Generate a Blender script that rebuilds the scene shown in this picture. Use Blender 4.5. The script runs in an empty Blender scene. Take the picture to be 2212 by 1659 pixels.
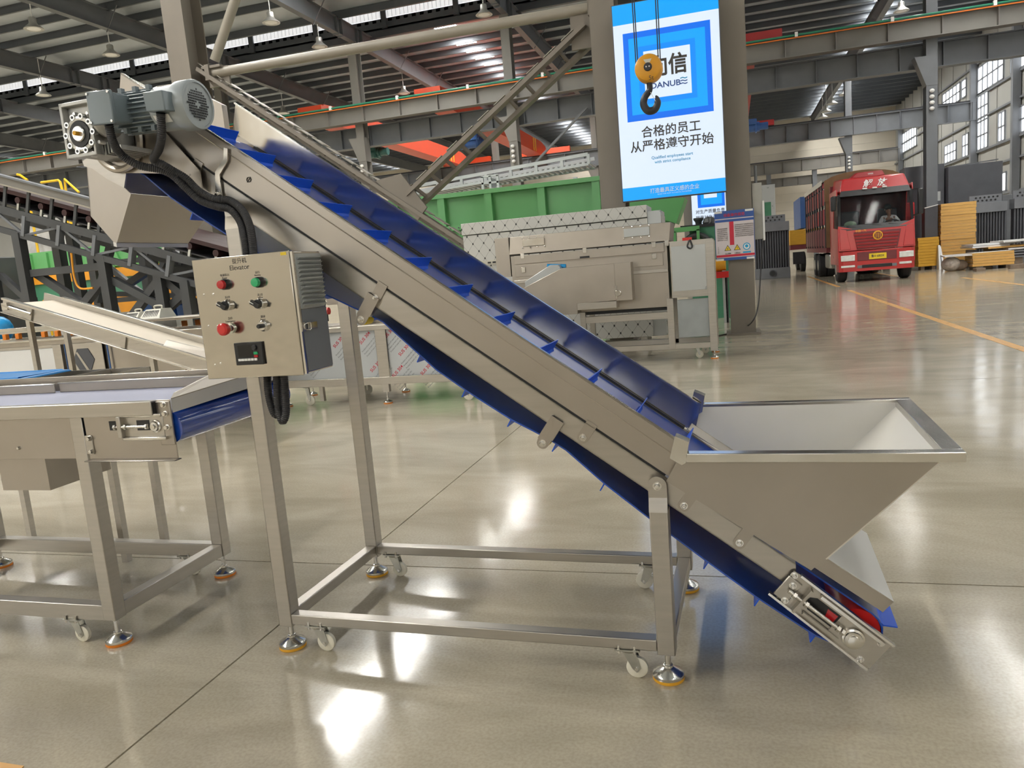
import bpy, bmesh, math, random
import numpy as np
from mathutils import Vector, Matrix
random.seed(7)
scn = bpy.context.scene
COL = scn.collection
S = 1.26                      # plan units -> metres
# ---------------- camera (calibrated from floor joints, columns, sign edges) ----------------
F = 1642.26; CX, CY = 1106.0, 829.5
RB = np.array([[0.9578420302846695, 0.2750649082039025, -0.0829333545379712],
               [-0.03774678236477278, -0.16567667312158735, -0.9854574675776063],
               [-0.2848048901287487, 0.9470430487882487, -0.14830926572743186]])
CAM = np.array([0, 0, 1.15])
cd = bpy.data.cameras.new('camera'); cam = bpy.data.objects.new('camera', cd); COL.objects.link(cam)
cd.sensor_fit = 'HORIZONTAL'; cd.sensor_width = 36; cd.lens = F * 36 / 2212; cd.clip_end = 400
_r, _u, _b = Vector(RB[0]), -Vector(RB[1]), -Vector(RB[2])
cam.matrix_world = Matrix(((_r.x, _u.x, _b.x, 0), (_r.y, _u.y, _b.y, 0), (_r.z, _u.z, _b.z, 1.15 * S), (0, 0, 0, 1)))
scn.camera = cam
# ---------------- daylight ----------------
w = bpy.data.worlds.new('daylight'); scn.world = w; w.use_nodes = True
bg = w.node_tree.nodes['Background']; bg.inputs[0].default_value = (0.93, 0.96, 1.0, 1); bg.inputs[1].default_value = 1.0
scn.view_settings.view_transform = 'Standard'; scn.view_settings.look = 'None'
scn.view_settings.gamma = 1.0; scn.view_settings.use_curve_mapping = False
scn.view_settings.exposure = 0.5
cy = scn.cycles; cy.use_light_tree = False
cy.use_adaptive_sampling = True; cy.adaptive_threshold = .03
cy.max_bounces = 7; cy.diffuse_bounces = 3; cy.glossy_bounces = 4; cy.transmission_bounces = 3; cy.transparent_max_bounces = 6
cy.caustics_reflective = False; cy.caustics_refractive = False
# ---------------- pixel -> place helpers (a point on a known plane of the hall) ----------------
def ray(x, y): return np.array([(x - CX) / F, (y - CY) / F, 1.0]) @ RB
def PY(x, y, Y): d = ray(x, y); return CAM + d * (Y / d[1])
def PX(x, y, X): d = ray(x, y); return CAM + d * (X / d[0])
def PZ(x, y, z=0.0): d = ray(x, y); return CAM + d * ((z - CAM[2]) / d[2])
EO = np.array([-1.3958671, 1.98258552, 0.0]); PSI = -0.025870078760033444
EU = np.array([math.cos(PSI), math.sin(PSI), 0]); EV = np.array([-math.sin(PSI), math.cos(PSI), 0])
def PE(x, y, v):            # elevator frame: u along, v across, z up
    d = ray(x, y); q = CAM + d * (((EO - CAM) @ EV + v) / (d @ EV))
    return np.array([(q - EO) @ EU, v, q[2]])
# ---------------- materials ----------------
def mat(name, col, rough=.5, metal=0.0, var=.06, vs=6.0, bump=0.0, bs=40.0, rvar=.08, emit=None, es=1.0, alpha=None, trans=0.0, stretch=None, spec=None, coat=0.0):
    m = bpy.data.materials.new(name); m.use_nodes = True
    nt = m.node_tree; N = nt.nodes; L = nt.links; b = N['Principled BSDF']
    b.inputs['Roughness'].default_value = rough; b.inputs['Metallic'].default_value = metal
    b.inputs['Base Color'].default_value = (*col, 1)
    if spec is not None: b.inputs['Specular IOR Level'].default_value = spec
    if coat: b.inputs['Coat Weight'].default_value = coat; b.inputs['Coat Roughness'].default_value = .08
    tc = N.new('ShaderNodeTexCoord'); src = tc.outputs['Object']
    if stretch:
        mp = N.new('ShaderNodeMapping'); mp.inputs['Scale'].default_value = stretch; L.new(src, mp.inputs[0]); src = mp.outputs[0]
    if var or rvar:
        n = N.new('ShaderNodeTexNoise'); n.inputs['Scale'].default_value = vs; n.inputs['Detail'].default_value = 4; L.new(src, n.inputs['Vector'])
        if var:
            r = N.new('ShaderNodeValToRGB'); e = r.color_ramp.elements
            e[0].position = .3; e[1].position = .7
            e[0].color = (*[c * (1 - var) for c in col], 1); e[1].color = (*[min(1, c * (1 + var)) for c in col], 1)
            L.new(n.outputs['Fac'], r.inputs[0]); L.new(r.outputs[0], b.inputs['Base Color'])
        if rvar:
            mr = N.new('ShaderNodeMapRange'); mr.inputs[3].default_value = max(.02, rough - rvar); mr.inputs[4].default_value = rough + rvar
            L.new(n.outputs['Fac'], mr.inputs[0]); L.new(mr.outputs[0], b.inputs['Roughness'])
    if bump:
        n2 = N.new('ShaderNodeTexNoise'); n2.inputs['Scale'].default_value = bs; n2.inputs['Detail'].default_value = 3; L.new(src, n2.inputs['Vector'])
        bp = N.new('ShaderNodeBump'); bp.inputs['Strength'].default_value = bump; bp.inputs['Distance'].default_value = .01
        L.new(n2.outputs['Fac'], bp.inputs['Height']); L.new(bp.outputs[0], b.inputs['Normal'])
    if emit: b.inputs['Emission Color'].default_value = (*emit, 1); b.inputs['Emission Strength'].default_value = es
    if trans: b.inputs['Transmission Weight'].default_value = trans
    if alpha is not None: b.inputs['Alpha'].default_value = alpha
    return m
M = {}
STEEL = (.47, .445, .405)
M['steel'] = mat('brushed_steel', STEEL, .33, 1.0, .05, 5, bump=.05, bs=300, stretch=(1, 1, 12))
M['steel_u'] = mat('brushed_steel_long', STEEL, .31, 1.0, .05, 5, bump=.06, bs=250, stretch=(.3, 1, 8))
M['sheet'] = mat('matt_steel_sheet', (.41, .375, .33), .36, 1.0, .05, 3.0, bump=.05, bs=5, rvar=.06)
M['mirror'] = mat('polished_steel', (.54, .51, .46), .16, 1.0, .04, 2.0, bump=.4, bs=2.6, rvar=.05)
M['bright'] = mat('bright_steel', (.68, .665, .63), .2, 1.0, .03, 8)
M['film'] = mat('white_film_steel', (.50, .525, .53), .28, 0.4, .02, 3, rvar=.02)
M['bolt'] = mat('bolt_steel', (.68, .66, .62), .25, 1.0, .08, 60)
M['cover_white'] = mat('white_cover_sheet', (.72, .72, .71), .3, .15, .02, 3, rvar=.02)
M['rubber'] = mat('black_rubber', (.025, .025, .028), .45, 0, .2, 20)
M['belt'] = mat('blue_belt', (.015, .075, .43), .32, 0, .06, 3, coat=.2)
M['belt_gloss'] = mat('glossy_blue_belt', (.012, .07, .43), .18, 0, .04, 3, coat=.8)
M['hopper_lit'] = mat('lit_hopper_steel', (.66, .64, .585), .5, .55, .04, 3)  # hopper inside: reflected skylight put into a paler steel colour
M['belt_dark'] = mat('blue_belt_back', (.012, .045, .25), .42, 0, .1, 3)
M['cleat'] = mat('blue_cleat', (.01, .11, .72), .4, 0, .05, 8)
M['lilac'] = mat('lilac_belt', (.40, .42, .56), .45, 0, .05, 3)
M['beige_belt'] = mat('beige_belt', (.72, .64, .52), .5, 0, .04, 2)
M['orange'] = mat('orange_pad', (.85, .25, .02), .5, 0, .05, 10)
M['amber'] = mat('amber_pad', (.82, .42, .03), .5, 0, .05, 10)
M['nylon'] = mat('nylon_wheel', (.80, .77, .66), .4, 0, .05, 10)
M['zinc'] = mat('zinc_fork', (.50, .50, .46), .35, 1.0, .12, 20)
M['motor'] = mat('grey_blue_enamel', (.16, .20, .225), .35, .0, .05, 10, coat=.3)
M['motor_l'] = mat('light_grey_enamel', (.33, .37, .39), .35, .1, .05, 10, coat=.3)
M['cast'] = mat('cast_aluminium', (.50, .50, .48), .42, .75, .1, 30, bump=.1, bs=120)
M['ring'] = mat('machined_ring', (.78, .78, .76), .3, .9, .05, 40)
M['dark'] = mat('black_plastic', (.015, .016, .018), .35, 0, .15, 10)
M['red'] = mat('red_plastic', (.62, .02, .02), .3, 0, .06, 10, coat=.4)
M['green_lens'] = mat('green_lens', (.02, .42, .16), .25, 0, .05, 10, coat=.5)
M['red_lens'] = mat('red_lens', (.50, .01, .015), .25, 0, .05, 10, coat=.5)
M['white'] = mat('white_print', (.85, .85, .84), .5, 0, .02, 5)
M['ink'] = mat('dark_print', (.06, .055, .05), .6, 0, .05, 20)
M['yellow'] = mat('yellow_print', (.85, .62, .03), .5, 0, .04, 10)
M['column'] = mat('taupe_paint', (.21, .185, .155), .5, 0, .06, 1.5)
M['iron'] = mat('grey_steel_paint', (.145, .155, .17), .5, 0, .08, 1.5)
M['iron_d'] = mat('dark_steel_paint', (.055, .058, .062), .5, 0, .12, 2)
M['beam'] = mat('beam_paint', (.20, .19, .175), .5, 0, .07, .8)
M['purlin'] = mat('purlin_steel', (.10, .11, .125), .5, .3, .1, 1)
M['pipe'] = mat('pipe_paint', (.30, .275, .23), .42, 0, .06, 2)
M['galv'] = mat('roof_sheet', (.47, .52, .575), .45, .35, .08, 1.2, bump=.2, bs=3)
M['crane'] = mat('crane_orange_red', (.62, .065, .02), .4, 0, .06, 1)
M['crane_r'] = mat('crane_red', (.42, .03, .03), .4, 0, .06, 1)
M['hook_y'] = mat('hook_yellow', (.70, .33, .02), .4, 0, .08, 8)
M['iron_k'] = mat('black_iron', (.03, .03, .035), .42, .2, .15, 10)
M['green'] = mat('machine_green', (.13, .40, .145), .42, 0, .05, 1, coat=.1)
M['green_d'] = mat('machine_dark_green', (.06, .22, .13), .45, 0, .1, 2)
M['ochre'] = mat('machine_orange', (.72, .30, .015), .45, 0, .1, 3)
M['handrail'] = mat('rail_yellow', (.80, .48, .02), .45, 0, .05, 4)
M['truck'] = mat('truck_red', (.47, .018, .022), .3, 0, .05, 1, coat=.6)
M['truck_d'] = mat('truck_maroon', (.16, .03, .035), .5, 0, .2, 2)
M['tarp'] = mat('brown_tarp', (.20, .11, .055), .8, 0, .12, 3, bump=.4, bs=4)
M['glass'] = mat('windscreen', (.012, .018, .02), .04, 0, 0, 1, rvar=0, alpha=.22, spec=.25)
M['tyre'] = mat('tyre', (.02, .02, .022), .7, 0, .15, 6)
M['lamp'] = mat('headlamp', (.75, .77, .78), .12, .3, .1, 12)
M['skin'] = mat('skin', (.40, .22, .15), .5, 0, .04, 10)
M['hair'] = mat('black_hair', (.01, .009, .008), .5, 0, .1, 30)
M['shirt'] = mat('pale_shirt', (.72, .76, .78), .7, 0, .04, 6)
M['foam'] = mat('ochre_foam', (.62, .36, .10), .6, 0, .1, 3, stretch=(1, 1, 14), bump=.3, bs=6)
M['foam_y'] = mat('yellow_foam', (.66, .36, .03), .6, 0, .12, 3, stretch=(1, 1, 14), bump=.3, bs=6)
M['panelw'] = mat('white_panel_skin', (.72, .73, .74), .4, 0, .05, 2)
M['slate'] = mat('slate_panel', (.085, .09, .105), .5, 0, .1, 2)
M['slate_l'] = mat('slate_light', (.17, .18, .20), .5, 0, .1, 2)
M['wood'] = mat('weathered_wood', (.20, .15, .11), .7, 0, .2, 5)
M['wall'] = mat('cream_wall', (.62, .57, .48), .7, 0, .04, .5)
M['wallg'] = mat('grey_wall', (.30, .30, .28), .65, 0, .05, .5)
M['bluebag'] = mat('blue_bag', (.01, .28, .62), .35, 0, .1, 10, bump=.5, bs=15)
M['bluelid'] = mat('blue_lid', (.02, .24, .62), .35, 0, .05, 5)
M['cream'] = mat('cream_plastic', (.62, .60, .52), .5, 0, .05, 5)
M['daypanel'] = mat('rooflight', (.8, .8, .8), .6, 0, 0, 1, rvar=0, emit=(1.0, .975, .92), es=50.0)
M['cler'] = mat('clerestory_sheet', (.75, .76, .77), .6, 0, 0, 1, rvar=0, emit=(.95, .97, 1.0), es=.5)
M['winglass'] = mat('window_light', (.8, .8, .8), .3, 0, 0, 1, rvar=0, emit=(.93, .97, 1.0), es=2.4)
M['sw'] = mat('sign_white', (.2, .2, .2), .4, 0, 0, 1, rvar=0, emit=(.45, .535, .66), es=1.0)
M['sb1'] = mat('sign_blue', (.0, .05, .2), .4, 0, 0, 1, rvar=0, emit=(.0, .175, .62), es=1.0)
M['sb2'] = mat('sign_sky_blue', (.0, .06, .2), .4, 0, 0, 1, rvar=0, emit=(.0, .25, .68), es=1.0)
M['sb3'] = mat('sign_deep_blue', (.0, .03, .2), .4, 0, 0, 1, rvar=0, emit=(.0, .105, .55), es=1.0)
M['steelblue'] = mat('blue_enamel', (.04, .12, .35), .4, 0, .05, 4)
M['teal'] = mat('teal_enamel', (.03, .12, .11), .4, 0, .1, 6)
M['pinkw'] = mat('board_white', (.66, .60, .62), .45, 0, .03, 4)
M['navy'] = mat('board_blue', (.035, .10, .36), .45, 0, .04, 4)
M['boardred'] = mat('board_red', (.58, .02, .05), .45, 0, .04, 4)
M['cyan'] = mat('board_cyan', (.02, .36, .66), .45, 0, .04, 4)
M['line'] = mat('floor_paint_yellow', (.72, .40, .13), .3, 0, .15, 4)
for k in ('cler', 'sw', 'sb1', 'sb2', 'sb3'): M[k].cycles.emission_sampling = 'NONE'
# ---------------- mesh builder ----------------
class MB:
    def __init__(s): s.v = []; s.f = []
    def add(s, vs, fs):
        k = len(s.v); s.v += [tuple(map(float, p)) for p in vs]; s.f += [tuple(i + k for i in f) for f in fs]; return s
    def box(s, x0, x1, y0, y1, z0, z1):
        return s.hexa([(x0, y0, z0), (x1, y0, z0), (x1, y1, z0), (x0, y1, z0)], [(x0, y0, z1), (x1, y0, z1), (x1, y1, z1), (x0, y1, z1)])
    def hexa(s, a, b):
        return s.add(list(a) + list(b), [(3, 2, 1, 0), (4, 5, 6, 7), (0, 1, 5, 4), (1, 2, 6, 5), (2, 3, 7, 6), (3, 0, 4, 7)])
    def prism(s, poly, d):
        d = np.array(d, float); n = len(poly); a = [np.array(p, float) for p in poly]
        return s.add(a + [p + d for p in a], [tuple(range(n))[::-1], tuple(range(n, 2 * n))] + [(i, (i + 1) % n, n + (i + 1) % n, n + i) for i in range(n)])
    def bar(s, a, b, w, h, up=(0, 0, 1)):
        a, b, up = (np.array(q, float) for q in (a, b, up)); d = b - a; d /= np.linalg.norm(d)
        x = np.cross(d, up); n = np.linalg.norm(x)
        if n < 1e-6: x = np.cross(d, (1, 0, 0)); n = np.linalg.norm(x)
        x /= n; y = np.cross(x, d); o = [-x * w / 2 - y * h / 2, x * w / 2 - y * h / 2, x * w / 2 + y * h / 2, -x * w / 2 + y * h / 2]
        return s.hexa([a + q for q in o], [b + q for q in o])
    def cyl(s, a, b, r, n=20, r2=None):
        return s.rings([a, b], [r, r if r2 is None else r2], n)
    def rings(s, pts, rad, n=20, caps=True, closed=False):
        pts = [np.array(p, float) for p in pts]; k = len(pts); vs = []; px = None
        for i, p in enumerate(pts):
            if closed: d = pts[(i + 1) % k] - pts[i - 1]
            else: d = pts[min(i + 1, k - 1)] - pts[max(i - 1, 0)]
            L = np.linalg.norm(d); d = d / L if L > 1e-9 else np.array((0, 0, 1.))
            if px is None:
                t = np.array((0, 0, 1.)) if abs(d[2]) < .9 else np.array((1., 0, 0)); px = np.cross(t, d)
            px = px - d * (px @ d); px /= np.linalg.norm(px); py = np.cross(d, px)
            r = rad if np.isscalar(rad) else rad[i]
            vs += [p + r * (px * math.cos(2 * math.pi * j / n) + py * math.sin(2 * math.pi * j / n)) for j in range(n)]
        fs = []
        for i in range(k if closed else k - 1):
            a, b = i * n, ((i + 1) % k) * n
            fs += [(a + j, a + (j + 1) % n, b + (j + 1) % n, b + j) for j in range(n)]
        if caps and not closed: fs += [tuple(range(n))[::-1], tuple(range((k - 1) * n, k * n))]
        return s.add(vs, fs)
    def lathe(s, c, ax, prof, n=24):      # prof: (radius, distance along ax)
        c = np.array(c, float); ax = np.array(ax, float); ax /= np.linalg.norm(ax)
        t = np.array((0, 0, 1.)) if abs(ax[2]) < .9 else np.array((1., 0, 0)); x = np.cross(t, ax); x /= np.linalg.norm(x); y = np.cross(ax, x)
        k = len(s.v); m = len(prof); vs = []
        for r, h in prof: vs += [c + ax * h + max(r, 1e-5) * (x * math.cos(2 * math.pi * j / n) + y * math.sin(2 * math.pi * j / n)) for j in range(n)]
        fs = [(i * n + j, i * n + (j + 1) % n, (i + 1) * n + (j + 1) % n, (i + 1) * n + j) for i in range(m - 1) for j in range(n)]
        fs += [tuple(range(n))[::-1], tuple(range((m - 1) * n, m * n))]
        return s.add(vs, fs)
    def quad(s, a, b, c, d): return s.add([a, b, c, d], [(0, 1, 2, 3)])
    def sphere(s, c, r, n=12, sc=(1, 1, 1)):
        c = np.array(c, float); vs = []; fs = []; m = n // 2
        for i in range(m + 1):
            t = math.pi * i / m
            vs += [c + r * np.array((sc[0] * math.sin(t) * math.cos(2 * math.pi * j / n), sc[1] * math.sin(t) * math.sin(2 * math.pi * j / n), sc[2] * math.cos(t))) for j in range(n)]
        fs = [(i * n + j, (i + 1) * n + j, (i + 1) * n + (j + 1) % n, i * n + (j + 1) % n) for i in range(m) for j in range(n)]
        return s.add(vs, fs)
    def mesh(s, name, inv=None):
        V = np.array(s.v)
        if inv is not None: V = (V - inv[0]) @ inv[1]
        me = bpy.data.meshes.new(name); me.from_pydata((V * S).tolist(), [], s.f)
        bm = bmesh.new(); bm.from_mesh(me); bmesh.ops.remove_doubles(bm, verts=bm.verts, dist=1e-5); bmesh.ops.recalc_face_normals(bm, faces=bm.faces); bm.to_mesh(me); bm.free()
        me.polygons.foreach_set('use_smooth', [True] * len(me.polygons)); me.set_sharp_from_angle(angle=math.radians(32))
        return me
    def build(s, name, material, parent=None, bev=0, local=False, label=None, kind=None):
        inv = None
        if parent is not None and not local: inv = INV[parent.name]
        o = bpy.data.objects.new(name, s.mesh(name, inv)); COL.objects.link(o)
        o.data.materials.append(M[material] if isinstance(material, str) else material)
        if parent is not None: o.parent = parent; INV[o.name] = INV[parent.name]
        if bev:
            b = o.modifiers.new('edge', 'BEVEL'); b.width = bev * S; b.segments = 2; b.limit_method = 'ANGLE'; b.angle_limit = .6
        if label: o['label'] = label
        if kind: o['kind'] = kind
        return o
INV = {}
def thing(name, label, cat, loc=(0, 0, 0), rz=0.0, group=None, kind=None):
    o = bpy.data.objects.new(name, None); COL.objects.link(o); o.empty_display_size = .1
    o.location = Vector(loc) * S; o.rotation_euler = (0, 0, rz)
    c, s_ = math.cos(rz), math.sin(rz)
    INV[o.name] = (np.array(loc, float), np.array([[c, -s_, 0], [s_, c, 0], [0, 0, 1]]))
    if label: o['label'] = label
    if cat: o['category'] = cat
    if group: o['group'] = group
    if kind: o['kind'] = kind
    return o
def struct(o, label=None):
    o['kind'] = 'structure'
    if label: o['label'] = label
    return o
def tag(o, label, cat, group=None):
    o['label'] = label; o['category'] = cat
    if group: o['group'] = group
    return o
def text(name, body, size, pos, parent, material, rot=(math.pi / 2, 0, 0), align='CENTER', local=False, ext=.0006, sx=1.0, shear=0.0, bold=0.0):
    c = bpy.data.curves.new(name, 'FONT'); c.body = body; c.size = size * S; c.align_x = align; c.align_y = 'CENTER'; c.extrude = ext * S; c.shear = shear; c.offset = bold * size * S; c.resolution_u = 3
    t = bpy.data.objects.new(name + '_src', c)
    me = bpy.data.meshes.new_from_object(t); me.name = name
    bpy.data.objects.remove(t); bpy.data.curves.remove(c)
    o = bpy.data.objects.new(name, me); COL.objects.link(o)
    p = np.array(pos, float)
    if parent is not None and not local: a = INV[parent.name]; p = (p - a[0]) @ a[1]
    o.location = Vector(p) * S; o.rotation_euler = rot; o.scale = (sx, 1, 1)
    me.materials.clear(); me.materials.append(M[material])
    if parent is not None: o.parent = parent
    return o
def clone(o, parent, dloc=None):
    c = o.copy(); COL.objects.link(c); c.parent = parent
    if dloc is not None: c.location = Vector(o.location) + Vector(dloc) * S
    for ch in o.children: clone(ch, c)
    return c
def arc(c, r, a0, a1, n, plane='xz'):
    out = []
    for i in range(n + 1):
        a = a0 + (a1 - a0) * i / n; p, q = r * math.cos(a), r * math.sin(a)
        out.append((c[0] + p, c[1], c[2] + q) if plane == 'xz' else (c[0] + p, c[1] + q, c[2]))
    return out
def smooth(pts, n=8):      # Catmull-Rom through the points
    P = [np.array(p, float) for p in pts]; P = [2 * P[0] - P[1]] + P + [2 * P[-1] - P[-2]]; out = []
    for i in range(1, len(P) - 2):
        for k in range(n):
            t = k / n
            out.append(.5 * ((2 * P[i]) + (-P[i - 1] + P[i + 1]) * t + (2 * P[i - 1] - 5 * P[i] + 4 * P[i + 1] - P[i + 2]) * t * t + (-P[i - 1] + 3 * P[i] - 3 * P[i + 1] + P[i + 2]) * t ** 3))
    return out + [P[-2]]
# ================= FLOOR =================
def floor_mat():
    m = bpy.data.materials.new('polished_concrete'); m.use_nodes = True
    nt = m.node_tree; N = nt.nodes; L = nt.links; b = N['Principled BSDF']
    tc = N.new('ShaderNodeTexCoord')
    n1 = N.new('ShaderNodeTexNoise'); n1.inputs['Scale'].default_value = .9; n1.inputs['Detail'].default_value = 6; n1.inputs['Roughness'].default_value = .6; n1.inputs['Distortion'].default_value = .6
    mp = N.new('ShaderNodeMapping'); mp.inputs['Rotation'].default_value = (0, 0, .5); mp.inputs['Scale'].default_value = (1.0, 2.4, 1)
    L.new(tc.outputs['Object'], mp.inputs[0]); L.new(mp.outputs[0], n1.inputs['Vector'])
    r = N.new('ShaderNodeValToRGB'); e = r.color_ramp.elements; e[0].position = .32; e[1].position = .68
    e[0].color = (.40, .352, .262, 1); e[1].color = (.56, .50, .385, 1); L.new(n1.outputs['Fac'], r.inputs[0])
    n2 = N.new('ShaderNodeTexNoise'); n2.inputs['Scale'].default_value = 90; n2.inputs['Detail'].default_value = 2; L.new(tc.outputs['Object'], n2.inputs['Vector'])
    mx = N.new('ShaderNodeMixRGB'); mx.blend_type = 'MULTIPLY'; mx.inputs[0].default_value = .35
    r2 = N.new('ShaderNodeValToRGB'); r2.color_ramp.elements[0].position = .3; r2.color_ramp.elements[0].color = (.6, .58, .55, 1); r2.color_ramp.elements[1].position = .62
    L.new(n2.outputs['Fac'], r2.inputs[0]); L.new(r.outputs[0], mx.inputs[1]); L.new(r2.outputs[0], mx.inputs[2]); L.new(mx.outputs[0], b.inputs['Base Color'])
    mr = N.new('ShaderNodeMapRange'); mr.inputs[3].default_value = .07; mr.inputs[4].default_value = .19; L.new(n1.outputs['Fac'], mr.inputs[0]); L.new(mr.outputs[0], b.inputs['Roughness'])
    b.inputs['Specular IOR Level'].default_value = .9
    n3 = N.new('ShaderNodeTexNoise'); n3.inputs['Scale'].default_value = 2.2; n3.inputs['Detail'].default_value = 2; L.new(tc.outputs['Object'], n3.inputs['Vector'])
    bp = N.new('ShaderNodeBump'); bp.inputs['Strength'].default_value = .10; bp.inputs['Distance'].default_value = .02; L.new(n3.outputs['Fac'], bp.inputs['Height']); L.new(bp.outputs[0], b.inputs['Normal'])
    return m
M['floor'] = floor_mat(); M['joint'] = mat('joint_filler', (.045, .042, .038), .8, 0, .2, 10)
XW, XL, YB, YF = 13.7, -62.0, -9.0, 74.0
fl = struct(MB().box(XL, XW + .3, YB, YF, -.12, -.012).build('floor', 'joint'), 'polished grey beige concrete hall floor with saw-cut joints')
INV['floor'] = (np.zeros(3), np.eye(3))
xs = [XL, -45, -28, -14.76, -10.36, -5.96, -1.56, 2.84, 7.24, XW + .3]; ys = [YB, -1.32, 2.68, 6.68, 10.68, 14.68, 22.68, 30.68, 46, YF]
for i in range(len(xs) - 1):
    for j in range(len(ys) - 1):
        g = .0034 if ys[j] < 12 else .006
        MB().box(xs[i] + g, xs[i + 1] - g, ys[j] + g, ys[j + 1] - g, -.02, 0).build('slab', 'floor', fl)
for (x0, x1, y0, y1) in ((2.56, 2.66, 6.5, 19.7), (5.5, 5.6, 13.2, 21.8), (2.56, 2.66, 21.6, 30), (4.6, 4.7, 25, 33)):
    MB().box(x0, x1, y0, y1, .0005, .0025).build('marking_line', 'line', fl)
_a = [PZ(x, y) for x, y in ((0, 1648), (52, 1656), (60, 1659), (0, 1659))]
MB().prism([(p[0], p[1], .0005) for p in (_a[0], _a[1], (_a[1][0] + .05, _a[1][1] - .25, 0), (_a[0][0], _a[0][1] - .25, 0))], (0, 0, .002)).build('marking_line', 'line', fl)
# ================= ROOF =================
GRID = [-56, -49.2, -42.4, -35.6, -28.8, -22, -15.2, -8.4, -1.6, .1, 6.9]
ZS = 12.15
ceil = MB(); ceil.box(XL, XW + .3, YB, 30, ZS, ZS + .06); ceil.box(XL, XW + .3, 33, YF, ZS, ZS + .06)
ceil = struct(ceil.build('ceiling', 'galv'), 'corrugated metal hall roof on dark purlins'); INV['ceiling'] = (np.zeros(3), np.eye(3))
MB().box(XL, XW, 29.6, 33.4, 13.2, 13.26).build('monitor_roof', 'galv', ceil)
MB().box(XL, XW, 33, 33.05, ZS, 12.58).build('monitor_curb', 'purlin', ceil)
MB().box(XL, XW, 29.95, 30, ZS, 13.2).build('monitor_wall', 'galv', ceil)
PUR = [16.4 + 1.42 * k for k in range(9)] + [33.3 + 1.42 * k for k in range(28)]
pm = None
for y in PUR:
    b = MB(); b.box(XL, XW, y - .012, y + .012, ZS - .24, ZS); b.box(XL, XW, y - .012, y + .07, ZS - .25, ZS - .235); b.box(XL, XW, y - .07, y + .012, ZS - .012, ZS - .001)
    b.build('purlin', 'purlin', ceil)
for y in (29.98, 33.1):
    b = MB(); b.box(XL, XW, y - .06, y + .06, ZS - .3, ZS - .02); b.build('ridge_beam', 'purlin', ceil)
# corrugated ends of the lower sheets below the clerestory
b = MB()
for k in range(150):
    x = -45 + .38 * k; b.box(x, x + .19, 33.0, 33.03, 12.44, 12.56)
b.build('sheet_end', 'bright', ceil, kind='stuff')
# clerestory sheets between posts, with ribs
mc = M['cler']; nt = mc.node_tree; wv = nt.nodes.new('ShaderNodeTexWave'); wv.inputs['Scale'].default_value = 1.3; wv.bands_direction = 'X'
tcn = nt.nodes.new('ShaderNodeTexCoord'); rr = nt.nodes.new('ShaderNodeValToRGB'); rr.color_ramp.elements[0].position = 0; rr.color_ramp.elements[0].color = (.45, .47, .5, 1); rr.color_ramp.elements[1].position = .14; rr.color_ramp.elements[1].color = (.97, .98, 1, 1)
nt.links.new(tcn.outputs['Object'], wv.inputs['Vector']); nt.links.new(wv.outputs['Fac'], rr.inputs[0]); nt.links.new(rr.outputs[0], nt.nodes['Principled BSDF'].inputs['Emission Color'])
x = XL
while x < XW - 1:
    x1 = min(x + 3.4, XW)
    MB().box(x + .12, x1 - .12, 32.98, 33.0, 12.6, 13.17).build('clerestory_panel', 'cler', ceil)
    MB().box(x - .12, x + .12, 32.9, 33.0, ZS, 13.2).build('clerestory_post', 'purlin', ceil); x = x1
# rafters on the column grid
for gx in GRID:
    b = MB()
    for (y0, y1, z0, z1) in ((YB, 31, 10.95, 11.28), (31, 51, 11.28, 11.0), (51, 73, 11.0, 11.2)):
        b.hexa([(gx - .01, y0, z0), (gx + .01, y0, z0), (gx + .01, y1, z1), (gx - .01, y1, z1)], [(gx - .01, y0, 11.92), (gx + .01, y0, 11.92), (gx + .01, y1, 11.92), (gx - .01, y1, 11.92)])
        b.hexa([(gx - .13, y0, z0 - .02), (gx + .13, y0, z0 - .02), (gx + .13, y1, z1 - .02), (gx - .13, y1, z1 - .02)], [(gx - .13, y0, z0), (gx + .13, y0, z0), (gx + .13, y1, z1), (gx - .13, y1, z1)])
        b.box(gx - .13, gx + .13, y0, y1, 11.90, 11.92)
    for y in (29.8, 30.2, 31.6, 32.0): b.box(gx - .13, gx + .13, y - .02, y + .02, 11.2, 11.92)
    b.build('rafter', 'iron_d' if False else 'iron', ceil)
    for y in (20.5, 24.8, 28, 36, 40.5, 45):
        MB().bar((gx, y, 11.1), (gx + .62, y, ZS - .2), .03, .03).build('fly_brace', 'iron', ceil)
# rooflights, one sheet between each pair of purlins
for sx in (-50.6, -31.3, -12.0, 7.3):
    for k, y in enumerate(PUR[:-1]):
        if PUR[k + 1] - y > 2: continue
        MB().quad((sx - .5, y + .2, ZS - .01), (sx - .5, PUR[k + 1] - .42, ZS - .01), (sx + .5, PUR[k + 1] - .42, ZS - .01), (sx + .5, y + .2, ZS - .01)).build('rooflight', 'daypanel', ceil)
    for k in range(6): y = -8 + 4 * k; MB().quad((sx - .5, y, ZS - .01), (sx - .5, y + 2.6, ZS - .01), (sx + .5, y + 2.6, ZS - .01), (sx + .5, y, ZS - .01)).build('rooflight', 'daypanel', ceil)
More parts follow.
